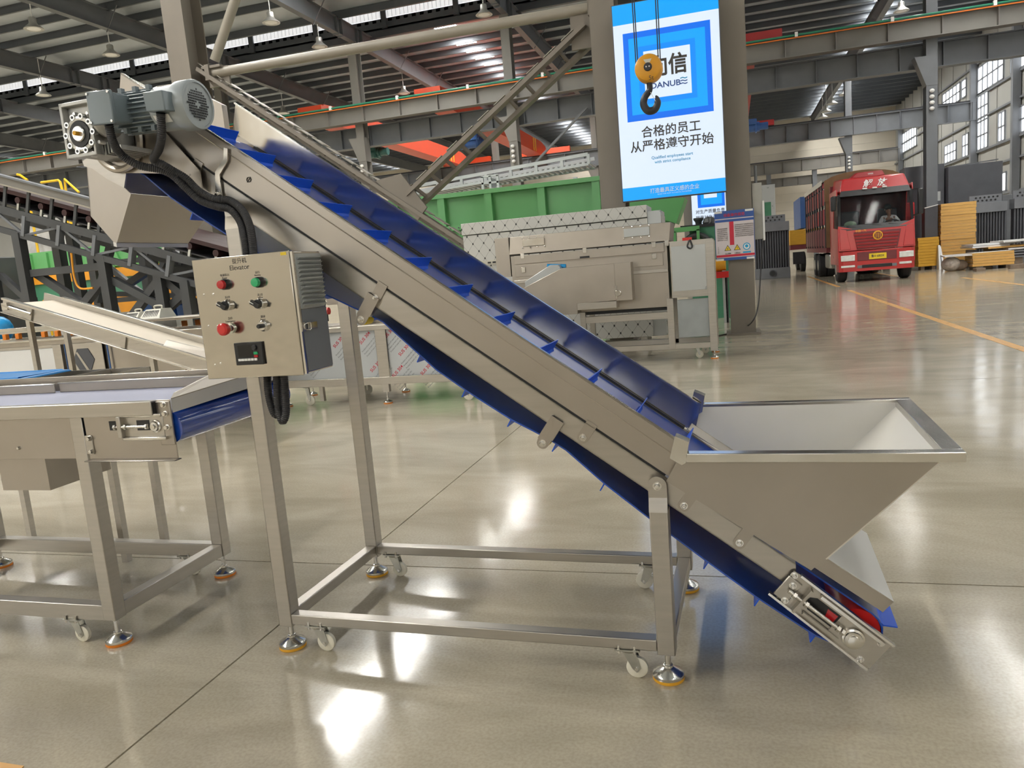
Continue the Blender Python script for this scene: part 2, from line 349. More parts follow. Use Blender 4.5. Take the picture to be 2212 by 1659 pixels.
# ================= WALLS =================
def wall(name, mt, label): return struct(thing(name, label, None, kind='structure'))
wb = wall('wall_back', 'wall', 'cream panelled end wall of the hall')
for k in range(17): MB().box(XL, XW, YF, YF + .1, k * .72 + .012, (k + 1) * .72).build('wall_panel', 'wall', wb)
MB().box(XL, XW, YF + .05, YF + .15, 0, 12.2).build('backing', 'wallg', wb)
wr = wall('wall_right', 'wallg', 'grey cladding wall with tall gridded windows')
MB().box(XW, XW + .1, YB, YF, 0, 12.2).build('cladding', 'wallg', wr)
for k in range(29): MB().box(XW - .04, XW, YB + 2.83 * k, YB + 2.83 * k + .08, 0, 12).build('cladding_rib', 'wallg', wr)
for z in (1.3, 2.9, 4.5, 5.5, 7.3, 8.55, 10.35): MB().box(XW - .12, XW - .03, YB, YF, z, z + .1).build('girt', 'iron', wr)
for y in (25, 37.5, 44.1, 51, 60, 71): MB().box(XW - .4, XW - .05, y - .15, y + .15, 0, 11.2).build('wall_post', 'iron', wr)
wf = wall('wall_front', 'wallg', 'hall end wall behind the viewer')
MB().box(XL, XW, YB - .1, YB, 0, 12.2).build('cladding', 'wall', wf)
wl = wall('wall_left', 'wallg', 'distant grey side wall of the hall')
MB().box(XL - .1, XL, YB, YF, 0, 12.2).build('cladding', 'wallg', wl)
WN = [0]
def window(y0, y1, z0, z1, ny, nz):
    WN[0] += 1
    o = struct(thing('window_%d' % WN[0], 'tall gridded factory window in the right wall', None, (XW, y0, z0), kind='structure'))
    dy, dz = (y1 - y0) / ny, (z1 - z0) / nz
    for i in range(ny):
        for j in range(nz):
            MB().quad((XW - .04, y0 + i * dy + .03, z0 + j * dz + .03), (XW - .04, y0 + i * dy + .03, z0 + (j + 1) * dz - .03), (XW - .04, y0 + (i + 1) * dy - .03, z0 + (j + 1) * dz - .03), (XW - .04, y0 + (i + 1) * dy - .03, z0 + j * dz + .03)).build('pane', 'winglass', o)
    b = MB()
    for i in range(ny + 1): b.box(XW - .09, XW - .03, y0 + i * dy - .045, y0 + i * dy + .045, z0, z1)
    for j in range(nz + 1): b.box(XW - .09, XW - .03, y0, y1, z0 + j * dz - .04, z0 + j * dz + .04)
    b.build('mullion', 'slate_l', o)
for a in ((46.5, 50.8, 8.73, 10.15, 5, 2), (48.95, 50.8, 5.64, 8.7, 3, 4), (46.2, 47.2, 5.64, 7.1, 2, 2), (43.2, 45.1, 5.66, 6.9, 3, 2), (42.0, 45.4, 8.7, 10.1, 5, 2), (45.9, 46.7, 3.06, 4.0, 1, 1),
          (55.2, 57.9, 5.67, 6.78, 4, 2), (53.1, 54.0, 9.1, 10.1, 1, 2), (54.4, 58.4, 9.1, 10.14, 5, 2), (66.0, 71, 7.9, 9.4, 6, 2), (60.8, 63.6, 5.67, 6.8, 4, 2), (61.5, 66, 9.1, 10.1, 5, 2), (52.6, 53.8, 5.6, 6.9, 2, 2)): window(*a)
for k in range(6): window(1 + 6.6 * k, 5.2 + 6.6 * k, 8.7, 10.15, 2, 1); window(2 + 6.6 * k, 3.8 + 6.6 * k, 5.6, 7.0, 1, 1)
for k in range(6):  # glowing panes added as a light source in the unseen end wall
    x0 = -30 + 7 * k; o = struct(thing('window_%d' % (60 + k), 'glowing window added as light in the unseen wall behind the viewer', None, (x0, YB, 3), kind='structure'))
    MB().quad((x0, YB + .04, 3.2), (x0 + 3.4, YB + .04, 3.2), (x0 + 3.4, YB + .04, 5.6), (x0, YB + .04, 5.6)).build('pane', 'winglass', o); MB().box(x0 + 1.65, x0 + 1.75, YB, YB + .08, 3.2, 5.6).build('mullion', 'slate_l', o)
# ================= COLUMNS, BEAMS =================
def hcol(x, y, z1, wd=.36, dp=.45, mt='column', label=None, cat='column', group=None, name='steel_column'):
    o = thing(name, label, cat, (x, y, 0), group=group)
    MB().box(x - wd / 2, x + wd / 2, y, y + .02, 0, z1).build('flange', mt, o)
    MB().box(x - wd / 2, x + wd / 2, y + dp - .02, y + dp, 0, z1).build('flange', mt, o)
    MB().box(x - .01, x + .01, y + .02, y + dp - .02, 0, z1).build('web', mt, o)
    MB().box(x - wd / 2 - .06, x + wd / 2 + .06, y - .06, y + dp + .06, 0, .03).build('base_plate', mt, o)
    return o
c1 = hcol(-8.37, 10.9, 11, .38, .5, label='taupe steel column rising behind the conveyor motor')
MB().box(-8.0, -7.62, 11.1, 11.14, 4.45, 4.75).build('gusset_plate', 'column', c1); MB().box(-8.05, -7.7, 11.0, 11.3, 4.72, 4.76).build('bracket_shelf', 'column', c1)
c2 = hcol(-1.58, 10.9, 11, .34, .45, label='taupe steel column just left of the lit blue sign')
MB().box(-2.05, -1.7, 11.08, 11.12, 4.1, 4.55).build('gusset_plate', 'column', c2)
hcol(.1, 10.9, 11, .33, .45, label='taupe steel column right of the lit sign carrying the warning board')
b = thing('tie_pipe', 'long horizontal beige tie pipe between two taupe columns', 'pipe', (-4.9, 11.1, 4.6))
MB().cyl((-7.9, 11.1, 4.66), (-1.76, 11.1, 4.62), .075, 24).build('pipe', 'pipe', b); MB().box(-7.98, -7.9, 10.98, 11.22, 4.54, 4.78).build('end_plate', 'column', b); MB().box(-1.78, -1.74, 10.98, 11.22, 4.5, 4.74).build('end_plate', 'column', b)
b = thing('upper_brace', 'slanting beige pipe brace above the conveyor motor by the column', 'brace', (-7.9, 11.1, 4.8))
MB().cyl((-7.85, 11.1, 4.85), tuple(PY(505, 0, 11.1) + np.array([.25, 0, .35])), .075, 20).build('pipe', 'pipe', b)
def lattice(label, _p, _q, nb, off):
    o = thing('diagonal_brace', label, 'brace', ((_p[0] + _q[0]) / 2, 11.1, _p[2]))
    _p, _q = np.array(_p, float), np.array(_q, float); _d = (_q - _p) / np.linalg.norm(_q - _p); _n = np.array([-_d[2], 0, _d[0]]); _n *= 1 if _n[2] > 0 else -1; bk = np.array([0, .28, 0])
    MB().bar(_p + _n * .0, _q + _n * .0, .06, .15, up=(0, 1, 0)).build('channel', 'column', o)
    MB().bar(_p + _n * off + bk, _q + _n * off + bk, .06, .15, up=(0, 1, 0)).build('channel', 'column', o)
    for k in range(nb):
        c = _p + (_q - _p) * (k + .5) / nb; MB().bar(c - _d * .11 + _n * .075, c - _d * .11 + _n * (.075 + off * .2) + bk, .22, .012, up=tuple(_n)).build('batten', 'pipe', o); MB().bar(c + _n * .02, c + _n * off + bk, .03, .05).build('batten', 'column', o)
    return o
_j = PY(868, 437, 11.05)
dbr = lattice('wide double-channel steel brace rising right to the column beside the sign', (_j[0] + .1, 11.05, _j[2] + .1), (-1.84, 11.05, 4.40), 11, -.17)
db2 = lattice('double-channel steel brace with stepped battens descending right along the blue belt', tuple(PY(430, 150, 11.05)), tuple(PY(1040, 548, 11.05)), 19, -.1)
MB().prism([(_j[0] - .38, 11.0, _j[2] + .36), (_j[0] + .05, 11.0, _j[2] + .42), (_j[0] + .42, 11.0, _j[2] - .12), (_j[0] + .25, 11.0, _j[2] - .3)], (0, .04, 0)).build('gusset_plate', 'column', db2)
# rows of far columns
ROW = [(-22, 31, 'far column left of the first orange crane'), (-15.2, 31, 'grey column with stacked white insulators left of the orange cranes'), (-8.4, 31, 'grey column with stacked white insulators in front of the right orange crane'),
       (-1.6, 31, 'far column hidden behind the lit sign'), (.1, 31, 'far column beside the second lit sign'), (6.9, 31, 'tall grey column with white insulators right of the red truck'),
       (6.9, 51, 'slim distant column with insulators above the truck cab'), (.1, 51, 'distant column left of the truck cargo body'), (-8.4, 51, 'distant column seen behind the orange crane'), (-15.2, 51, 'distant column behind the blue belt conveyor'),
       (-1.6, 51, 'distant column behind the second sign'), (6.9, 71, 'farthest column near the end wall'), (.1, 71, 'farthest column by the end wall door'), (3.2, 71, 'farthest slim column above the truck cargo body')]
for x, y, lb in ROW:
    o = hcol(x, y, 11.2 if y < 60 else 8, .36, .5, 'iron' if x > 1 else 'beam', lb)
    if y < 60 and x not in (-1.6, .1):
        MB().prism([(x - .18, y - .02, 6.3), (x + .18, y - .02, 6.3), (x + .18, y - .02, 7.3), (x - .55, y - .02, 7.3)], (0, .5, 0)).build('corbel', 'iron' if x > 1 else 'beam', o)
        for k in range(4):
            MB().sphere((x - .02, y - .1, 5.5 + .2 * k), .085, 12, (1, 1, .8)).build('insulator', 'white', o)
def runway(y, z0, z1, x0, x1, step, label, mt, haunch=False, rail=True, mid=7.0):
    o = thing('runway_beam', label, 'beam', ((x0 + x1) / 2, y, z0))
    MB().box(x0, x1, y - .01, y + .01, z0, z1).build('web', mt, o)
    MB().box(x0, x1, y - .2, y + .2, z1 - .03, z1).build('top_flange', mt, o)
    MB().box(x0, x1, y - .2, y + .2, z0 - .03, z0).build('bottom_flange', mt, o)
    if rail: MB().box(x0, x1, y - .04, y + .04, z1, z1 + .1).build('rail', 'iron_k', o)
    k = x0 + .4
    while k < x1:
        MB().box(k - .012, k + .012, y - .19, y + .19, z0, z1 - .03).build('stiffener', mt, o); k += step
    return o
o = runway(30.7, 7.86, 8.5, -42, XW - .1, 1.68, 'long crane runway beam carrying green and orange conduits across the hall', 'beam')
MB().cyl((-42, 30.42, 8.53), (XW - .1, 30.42, 8.53), .035, 8).build('green_conduit', mat('conduit_green', (.03, .25, .15), .4), o)
MB().cyl((-42, 30.4, 8.44), (XW - .1, 30.4, 8.44), .022, 8).build('orange_cable', mat('cable_orange', (.75, .2, .03), .4), o)
for k in range(18): MB().box(-41 + 3.1 * k, -40.9 + 3.1 * k, 30.36, 30.48, 8.46, 8.62).build('conduit_clip', 'white', o)
runway(31.75, 7.02, 7.85, -42, XW - .1, 1.4, 'shallower second runway beam under the conduit beam', 'iron', rail=False)
runway(51, 7.4, 8.4, -42, XW - .1, 1.25, 'far crane runway beam the orange cranes roll on', 'iron')
runway(71, 7.4, 8.35, -20, XW - .1, 1.5, 'farthest pale crane runway beam before the end wall', 'beam')
runway(71.5, 6.3, 7.0, -20, 9.5, 1.2, 'low pale crossbeam near the end wall', 'beam', rail=False)
b = thing('thin_brace', 'thin diagonal brace between far columns above the green trough', 'brace', (-8, 33, 0))
MB().bar(PY(1125, 385, 31.5), PY(1268, 232, 31.5), .12, .08).build('bar', 'iron', b)
# ================= CRANES =================
def crane(x0, x1, label, mt, hoist, hx, hy, far=2.6, near=.35):
    o = thing('bridge_crane', label, 'crane', (x0, 41, 8.4))
    b = MB(); b.prism([(x0, 31.6, 8.75), (x0, 33.2, 8.3), (x0, 49.6, 8.3), (x0, 50.8, 8.6), (x0, 50.8, 8.95), (x0, 49.6, 9.15), (x0, 33.2, 9.15), (x0, 31.6, 9.05)], (x1 - x0, 0, 0)); b.build('girder', mt, o)
    MB().box(x0 - .9, x1 + far - 1.0, 50.84, 51.16, 8.52, 8.85).build('end_carriage', mt, o); MB().box(x0 + .1, x1 + near, 30.72, 31.0, 8.62, 8.62 + .16 + near * .15).build('end_carriage', mt, o)
    for y in (47.5, 48.0): MB().box(x1, x1 + .012, y, y + .12, 8.35, 9.12).build('stripe', 'yellow', o)
    h = MB(); h.cyl((hx - .7, hy, 7.9), (hx + .5, hy, 7.9), .27, 16); h.cyl((hx + .5, hy, 7.9), (hx + .95, hy, 7.9), .2, 12); h.box(hx - .3, hx + .3, hy - .35, hy + .35, 8.0, 8.3)
    for k in (-.4, .3): h.box(hx + k - .05, hx + k + .05, hy - .3, hy + .3, 7.6, 8.3)
    h.build('hoist', hoist, o)
    return o
crane(-18.0, -17.1, 'orange bridge crane with green hoist seen past the conveyor', 'crane', 'teal', -18.3, 38.5)
crane(-12.5, -11.6, 'orange bridge crane with blue hoist behind the diagonal brace', 'crane', 'steelblue', -12.9, 39.5)
crane(.2, 1.1, 'red bridge crane with blue hoist right of the lit sign', 'crane_r', 'steelblue', 1.2, 46.5, near=.9)
# hook in front of the sign
HX, HY = -.545, 6.0
o = thing('crane_hook', 'yellow hook block with black hook hanging on wire ropes', 'hook', (HX, HY, 2.3))
hb = MB(); hb.lathe((HX, HY - .07, 2.53), (0, 1, 0), [(.065, 0), (.09, .01), (.1, .03), (.1, .11), (.09, .13), (.065, .14)], 32); hb = hb.build('pulley_block', 'hook_y', o)
MB().lathe((HX, HY - .085, 2.53), (0, 1, 0), [(.026, 0), (.03, .006), (.03, .02)], 20).build('hub', 'iron_k', hb)
for dx in (-.011, .011): MB().cyl((HX + dx, HY - .089, 2.53), (HX + dx, HY - .084, 2.53), .005, 8).build('hub_hole', 'white', hb)
text('marking', '5t', .045, (HX + .02, HY - .073, 2.45), hb, 'ink'); MB().prism([(HX - .03, HY - .072, 2.585), (HX + .03, HY - .072, 2.585), (HX + .015, HY - .072, 2.56), (HX - .015, HY - .072, 2.56)], (0, .003, 0)).build('nameplate', 'cream', hb)
_hs = lambda l: [(HX + (x - HX) * .8, y, 2.43 + (z - 2.42) * .86) for x, y, z in l]
hk = smooth(_hs([(HX, HY, 2.42), (HX - .005, HY, 2.36), (HX - .05, HY, 2.31), (HX - .065, HY, 2.25), (HX - .03, HY, 2.195), (HX + .03, HY, 2.195), (HX + .062, HY, 2.24), (HX + .062, HY, 2.285), (HX + .05, HY, 2.31)]), 5)
rad = [.78 * q for q in [.028 if i < 6 else .024 + .012 * math.sin(math.pi * min(1, i / (len(hk) - 1))) if i < len(hk) - 8 else .026 * (len(hk) - i) / 9 + .004 for i in range(len(hk))]]
MB().rings(hk, rad, 14).build('hook', 'iron_k', o)
MB().bar((HX + .005, HY - .02, 2.36), (HX + .04, HY - .02, 2.29), .012, .004).build('safety_latch', 'zinc', o)
for dx in (-.1, -.085, .078, .094): MB().cyl((HX + dx * .92, HY, 2.53), (HX + dx * 1.25, HY, 9.0), .0045, 6).build('wire_rope', 'iron_k', o)
# ================= HIGH-BAY LAMPS =================
LAMPS = [(72, 55, 'pendant bell lamp at the far upper left'), (239, 112, 'pendant bell lamp just left of the taupe column'), (93, 200, 'pendant bell lamp above the gearbox'), (585, 42, 'pendant bell lamp above the beige pipe brace'),
         (690, 95, 'pendant bell lamp touching the horizontal tie pipe'), (1045, 25, 'pendant bell lamp at the top centre near the sign column'), (612, 240, 'pendant bell lamp above the conveyor guard'), (872, 197, 'pendant bell lamp above the orange cranes'),
         (1947, 18, 'pendant bell lamp at the top right above the runway beam')]
for i, (px, py, lb) in enumerate(LAMPS):
    p = PZ(px, py, 10.5)
    o = thing('high_bay_lamp', lb, 'lamp', p, group='pendant high-bay lamps')
    MB().lathe(p, (0, 0, -1), [(.10, -.25), (.12, -.22), (.12, -.08), (.15, -.03), (.30, .1), (.31, .12), (.28, .115)], 24).build('shade', 'cast', o)
    MB().cyl((p[0], p[1], p[2] + .2), (p[0], p[1], ZS - .01), .016, 8).build('rod', 'white', o)
    MB().lathe((p[0], p[1], p[2] - .09), (0, 0, -1), [(.26, 0), (.2, .03), (.02, .05)], 20).build('diffuser', 'white', o)
for i, (px, py) in enumerate(((1825, 200), (1798, 220), (1785, 237), (1777, 250))):
    p = PZ(px, py, 10.3); p = p if p[1] < 72 else PY(px, py, 66)
    o = thing('high_bay_lamp', ['highest', 'second highest', 'third highest', 'lowest'][i] + ' of the small far lamps left of the slim column', 'lamp', p, group='pendant high-bay lamps')
    MB().lathe(p, (0, 0, -1), [(.10, -.25), (.12, -.22), (.12, -.08), (.15, -.03), (.36, .12), (.34, .15)], 20).build('shade', 'cast', o)
    MB().cyl((p[0], p[1], p[2] + .2), (p[0], p[1], ZS - .01), .016, 8).build('rod', 'white', o)
# ================= BELT ELEVATOR (main machine) =================
EL = thing('inclined_belt_elevator', 'stainless inclined belt elevator with blue cleated belt, feed hopper and control box', 'conveyor', EO, PSI)
def EB(name, mt, b, parent=None, bev=0, label=None): return b.build(name, mt, parent or EL, bev, True, label)
T_, L_, W_, HR = .049, 1.157, .6365, .122
def bolt(c, ax, r=.008, parent=None, n=6, name='bolt'):
    b = MB(); ax = np.array(ax, float); b.lathe(c, ax, [(r * 1.45, 0), (r * 1.45, .0025)], 16); b.lathe(c, ax, [(r, .0025), (r, .008), (r * .75, .0095)], 6); b.lathe(c, ax, [(r * .5, .0095), (r * .5, .014)], 10)
    return EB(name, 'bolt', b, parent)
zs = lambda u: 1.442 - .722 * u
zb = lambda u: 1.368 - .722 * u
zt = lambda u: 1.572 - .725 * u
DI = np.array([.8108, 0, -.5854]); NI = np.array([.5854, 0, .8108]); VI = np.array([0, 1., 0])
def on(u, n, v=0.0):        # point at height n above the belt line, perpendicular to it
    return np.array([u, v, zs(u)]) + NI * n
# --- stand ---
def tube(name, x0, x1, y0, y1, z0, z1): return EB(name, 'steel', MB().box(x0, x1, y0, y1, z0, z1), bev=.003)
for (x, y, z1) in ((-T_, 0, 1.34), (L_, 0, .487), (-T_, W_ - T_, 1.34), (L_, W_ - T_, .487)): tube('leg', x, x + T_, y, y + T_, .079, z1)
tube('rail', 0, L_, 0, .04, .089, HR); tube('rail', 0, L_, W_ - T_, W_ - T_ + .04, .093, HR + .004)
tube('crossbar', -T_ + .004, -.004, T_, W_ - T_, .089, HR + .004); tube('crossbar', L_ + .004, L_ + T_ - .004, T_, W_ - T_, .089, HR + .004)
def foot(x, y, pad, build, parent, z1=.08, r=.043):
    f = build('foot', 'bright', MB().lathe((x, y, 0), (0, 0, 1), [(r * .99, .009), (r, .011), (r, .018), (r * .93, .022), (.014, .036), (.013, .042), (.011, .043)], 36), parent)
    build('stem', 'bolt', MB().cyl((x, y, .04), (x, y, z1), .0085, 14), f)
    build('pad', pad, MB().lathe((x, y, 0), (0, 0, 1), [(r * .96, 0), (r * 1.0, .002), (r * 1.0, .010)], 36), f)
    return f
eb = lambda n, m, b, p: EB(n, m, b, p)
for x, y in ((-T_ / 2, T_ / 2), (L_ + T_ / 2, T_ / 2), (-T_ / 2, W_ - T_ / 2), (L_ + T_ / 2, W_ - T_ / 2)): foot(x, y, 'amber', eb, EL)
def caster(x, y, ztop, sgn, build, parent, r=.023, wy=0.0):
    c = build('caster', 'zinc', MB().box(x - .035, x + .035, y - .025, y + .025, ztop - .004, ztop), parent)
    for dx in (-.024, .02): build('bolt', 'bolt', MB().cyl((x + dx, y - .02, ztop - .012), (x + dx, y - .02, ztop + .012), .0045, 8), c)
    b = MB(); ax = x + sgn * .022
    for dy in (-.013, .011): b.prism([(x - .018, y + dy, ztop - .006), (x + .02, y + dy, ztop - .006), (ax + .012, y + dy, r + .0), (ax, y + dy, r - .012), (ax - .012, y + dy, r)], (0, .002, 0))
    b.lathe((x, y, ztop - .012), (0, 0, 1), [(.02, 0), (.022, .006)], 18); build('fork', 'zinc', b, c)
    build('wheel', 'nylon', MB().lathe((ax, y - .009, r), (0, 1, 0), [(r - .005, 0), (r, .003), (r, .015), (r - .005, .018)], 28), c)
    build('axle', 'bolt', MB().cyl((ax, y - .018, r), (ax, y + .018, r), .005, 10), c)
caster(.085, .02, .089, 1, eb, EL, .03); caster(1.075, .02, .089, 1, eb, EL, .03); caster(.06, W_ - .03, .093, 1, eb, EL, .028); caster(1.06, W_ - .03, .093, -1, eb, EL, .03)
# --- side frames ---
UH, UT = -.40, 1.56
for v, s_, nm in ((.03, 1, 'near'), (.607, -1, 'far')):
    pl = lambda u0, u1, f0, f1, vv, t: MB().prism([(u0, vv, f0(u0)), (u1, vv, f0(u1)), (u1, vv, f1(u1)), (u0, vv, f1(u0))], (0, t, 0))
    r = EB('side_rail', 'steel_u', pl(-.33, 1.52, zb, zs, v, .003 * s_)); top = lambda u: zs(u) - .004
    EB('rail_lip', 'steel_u', pl(-.33, 1.52, top, zs, v, .022 * s_), r); EB('rail_lip', 'steel_u', pl(-.33, 1.52, zb, lambda u: zb(u) + .004, v, .022 * s_), r)
    k0 = -.42 if s_ < 0 else -.40
    sk = EB('skirt', 'mirror' if s_ < 0 else 'sheet', MB().prism([(k0, v, zs(k0) + .008), (1.235, v, zs(1.235) + .008), (1.26, v, zt(1.26)), (k0 + .03, v, zt(k0 + .03))], (0, .003 * s_, 0)))
    EB('skirt_lip', 'bright', MB().prism([(k0 + .03, v, zt(k0 + .03)), (1.25, v, zt(1.25)), (1.25, v, zt(1.25) - .006), (k0 + .03, v, zt(k0 + .03) - .006)], (0, .014 * s_, 0)), sk)
    if s_ > 0: EB('fold', 'sheet', MB().hexa([on(-.38, .082, v - .001), on(1.2, .062, v - .001), on(1.2, .062, v), on(-.38, .082, v)], [on(-.38, .085, v - .002), on(1.2, .065, v - .002), on(1.2, .065, v), on(-.38, .085, v)]), sk)
    # seal strip and its wear bar in the slot between rail and skirt
    EB('seal_strip', 'rubber', MB().prism([on(-.33, .0, v + .006 * s_), on(1.2, .0, v + .006 * s_), on(1.2, .008, v + .006 * s_), on(-.33, .008, v + .006 * s_)], (0, .01 * s_, 0)), sk)
# --- belt ---
HC, TC = np.array([-.395, 0, 1.638]), np.array([1.664, 0, .163]); RH, RT = .072, .062
path = []
for k in range(0, 9): a = math.radians(54.2 + (k * 180 / 8)); path.append((HC[0] + RH * math.cos(a), HC[2] + RH * math.sin(a)))
path += [(-.36, 1.535), (-.27, 1.455), (-.178, 1.389), (-.084, 1.325), (.08, 1.222), (.227, 1.124), (.363, 1.055), (.41, 1.03), (.563, .883), (.659, .812), (.782, .729), (.88, .676), (.93, .642), (1.032, .546), (1.151, .448), (1.29, .337), (1.42, .237), (1.563, .139)]
for k in range(0, 9): a = math.radians(234.2 + (k * 180 / 8)); path.append((TC[0] + RT * math.cos(a), TC[2] + RT * math.sin(a)))
V0, V1 = .05, .587
n = len(path); b = MB(); vs = []; fs = []
cen = []
for i in range(n):
    p0, p1 = np.array(path[i - 1]), np.array(path[(i + 1) % n]); d = p1 - p0; d /= np.linalg.norm(d); cen.append(np.array([d[1], -d[0]]))
for i, (u, z) in enumerate(path):
    o2 = cen[i] * .004
    vs += [(u, V0, z), (u, V1, z), (u - o2[0], V1, z - o2[1]), (u - o2[0], V0, z - o2[1])]
for i in range(n):
    a, c = 4 * i, 4 * ((i + 1) % n)
    for j in range(4): fs.append((a + j, a + (j + 1) % 4, c + (j + 1) % 4, c + j))
b.add(vs, fs); belt = EB('belt', 'belt', b)
def cleat(u, z, nx, nz):      # plate standing on the belt, normal-to-belt direction (nx,nz)
    tx, tz = -nz * .002, nx * .002; h = .041; P = lambda q, k, v: (u + nx * q + tx * k, v, z + nz * q + tz * k)
    bb = MB(); bb.hexa([P(0, 4, .1), P(0, -4, .1), P(0, -4, .515), P(0, 4, .515)], [P(.008, 1, .1), P(.008, -1, .1), P(.008, -1, .515), P(.008, 1, .515)])
    bb.hexa([P(.008, 1, .1), P(.008, -1, .1), P(.008, -1, .515), P(.008, 1, .515)], [P(h, .8, .1), P(h, -.8, .1), P(h, -.8, .515), P(h, .8, .515)])
    return EB('cleat', 'cleat', bb, belt)
for k in range(14):
    u = -.352 + .1425 * k; cleat(u, zs(u), .5854, .8108)
for u, z in ((.505, .937), (.637, .828), (.77, .737), (.898, .662), (1.03, .547), (1.165, .436), (1.305, .326), (1.435, .225), (1.575, .13), (.34, 1.066), (.2, 1.143), (.05, 1.24), (-.09, 1.33), (-.23, 1.425)): cleat(u, z, -.53, -.848)
cleat(1.7257, .1568, .995, -.1)
EB('head_pulley', 'steel', MB().cyl((HC[0], .05, HC[2]), (HC[0], .587, HC[2]), RH - .006, 28))
tp = EB('tail_pulley', 'red', MB().cyl((TC[0], .055, TC[2]), (TC[0], .58, TC[2]), RT - .006, 32))
EB('slider_bed', 'sheet', MB().prism([on(-.3, -.012, .06), on(1.5, -.012, .06), on(1.5, -.009, .06), on(-.3, -.009, .06)], (0, .52, 0)))
# --- rail clips, return-roller brackets ---
for u in (-.135, .43, 1.008, 1.268, 1.405):
    c = on(u, 0, .026); bb = MB()
    pts = [c + DI * .016 + NI * .004, c - DI * .016 + NI * .004] + [c + NI * -.038 + DI * .016 * math.cos(a) + NI * .016 * math.sin(a) for a in [math.pi + math.pi * k / 8 for k in range(9)]]
    cl = EB('clip', 'sheet', bb.prism(pts, (0, .003, 0))); EB('clip_bridge', 'sheet', MB().prism([on(u - .013, .002, .026), on(u + .013, .002, .026), on(u + .013, .012, .026), on(u - .013, .012, .026)], (0, .03, 0)), cl)
    bolt(on(u, -.036, .026), (0, -1, 0), .007, cl)
for (u, nn) in ((.425, -.062), (.94, -.062)):
    c = on(u, nn, .018); bb = MB(); w_ = .017
    bb.prism([c + DI * w_ + NI * .03, c - DI * w_ + NI * .03, c - DI * w_ - NI * .05] + [c - NI * .05 + DI * w_ * math.cos(a) + NI * w_ * math.sin(a) for a in [math.pi + math.pi * k / 6 for k in range(1, 6)]] + [c + DI * w_ - NI * .05], (0, .003, 0))
    bb.prism([c - DI * w_ + NI * .03, c - DI * w_ - NI * .045, c - DI * (w_ + .003) - NI * .045, c - DI * (w_ + .003) + NI * .03], (0, .016, 0)); bb.prism([c + DI * w_ + NI * .03, c + DI * w_ - NI * .03, c + DI * (w_ + .003) - NI * .03, c + DI * (w_ + .003) + NI * .03], (0, .016, 0))
    br = EB('return_bracket', 'sheet', bb); bolt(c - NI * .05, (0, -1, 0), .0075, br)
    EB('return_roller', 'yellow', MB().cyl(c - NI * .052 + VI * .012, c - NI * .052 + VI * .05, .016, 18), br)
# --- leg brackets ---
for (u0, zt_, zc, vv) in ((-.049, 1.34, 1.395, -.002), (L_, .487, .556, -.002)):
    uc = u0 + .0245
    bb = MB(); bb.prism([(uc - .0245, .008, zt_ + .036), (uc + .0245, .008, zt_ + .036)] + [(uc + .0245 * math.cos(a), .008, zc + .0245 * math.sin(a)) for a in [math.pi * k / 12 for k in range(13)]], (0, .004, 0))
    bb.hexa([(u0, -.001, zt_ - .002), (u0 + T_, -.001, zt_ - .002), (u0 + T_, .003, zt_ - .002), (u0, .003, zt_ - .002)], [(u0, .008, zt_ + .036), (u0 + T_, .008, zt_ + .036), (u0 + T_, .012, zt_ + .036), (u0, .012, zt_ + .036)])
    bb.box(u0, u0 + T_, .0, T_, zt_ - .003, zt_); lb = EB('leg_bracket', 'steel', bb); EB('spacer', 'sheet', MB().cyl((uc, .012, zc), (uc, .03, zc), .018, 16), lb); bolt((uc, .008, zc), (0, -1, 0), .008, lb)
# --- swan-neck bracket near the head ---
bb = MB(); bb.prism([(-.03, .02, 1.575), (-.036, .02, 1.545), (-.072, .02, 1.51), (-.082, .02, 1.44), (-.072, .02, 1.43), (-.06, .02, 1.436), (-.058, .02, 1.50), (-.024, .02, 1.535), (-.018, .02, 1.57)], (0, .003, 0))
sw = EB('swan_bracket', 'bright', bb); bolt((-.07, .02, 1.442), (0, -1, 0), .009, sw)
text('stamp', 'Ø', .022, (.035, .0285, 1.475), EL, 'ink', local=True)
# --- head plates, collar ---
for v, t in ((.012, .004), (.62, .004)):
    pts = [(HC[0] + .098 * math.cos(a), v, HC[2] + .098 * math.sin(a)) for a in [math.radians(60 + 185 * k / 20) for k in range(21)]]
    EB('head_plate', 'sheet', MB().prism(pts + [(-.21, v, zb(-.21)), (-.12, v, zb(-.12)), (-.12, v, zs(-.12) - .01), (-.25, v, zs(-.25) + .05)], (0, t, 0)))
EB('collar', 'sheet', MB().rings([(HC[0] + .085 * math.cos(a), -.0, HC[2] + .085 * math.sin(a)) for a in [math.radians(-150 + 175 * k / 24) for k in range(25)]], .011, 8))
EB('end_bar', 'cream', MB().bar(PE(276, 172, .56), PE(318, 194, .56), .02, .02)); EB('end_hood', 'sheet', MB().prism([(-.6, .56, zs(-.5) - .01), (-.52, .56, zs(-.5) + .1), (-.42, .56, zs(-.42) + .1), (-.42, .56, zs(-.42))], (0, .03, 0)))
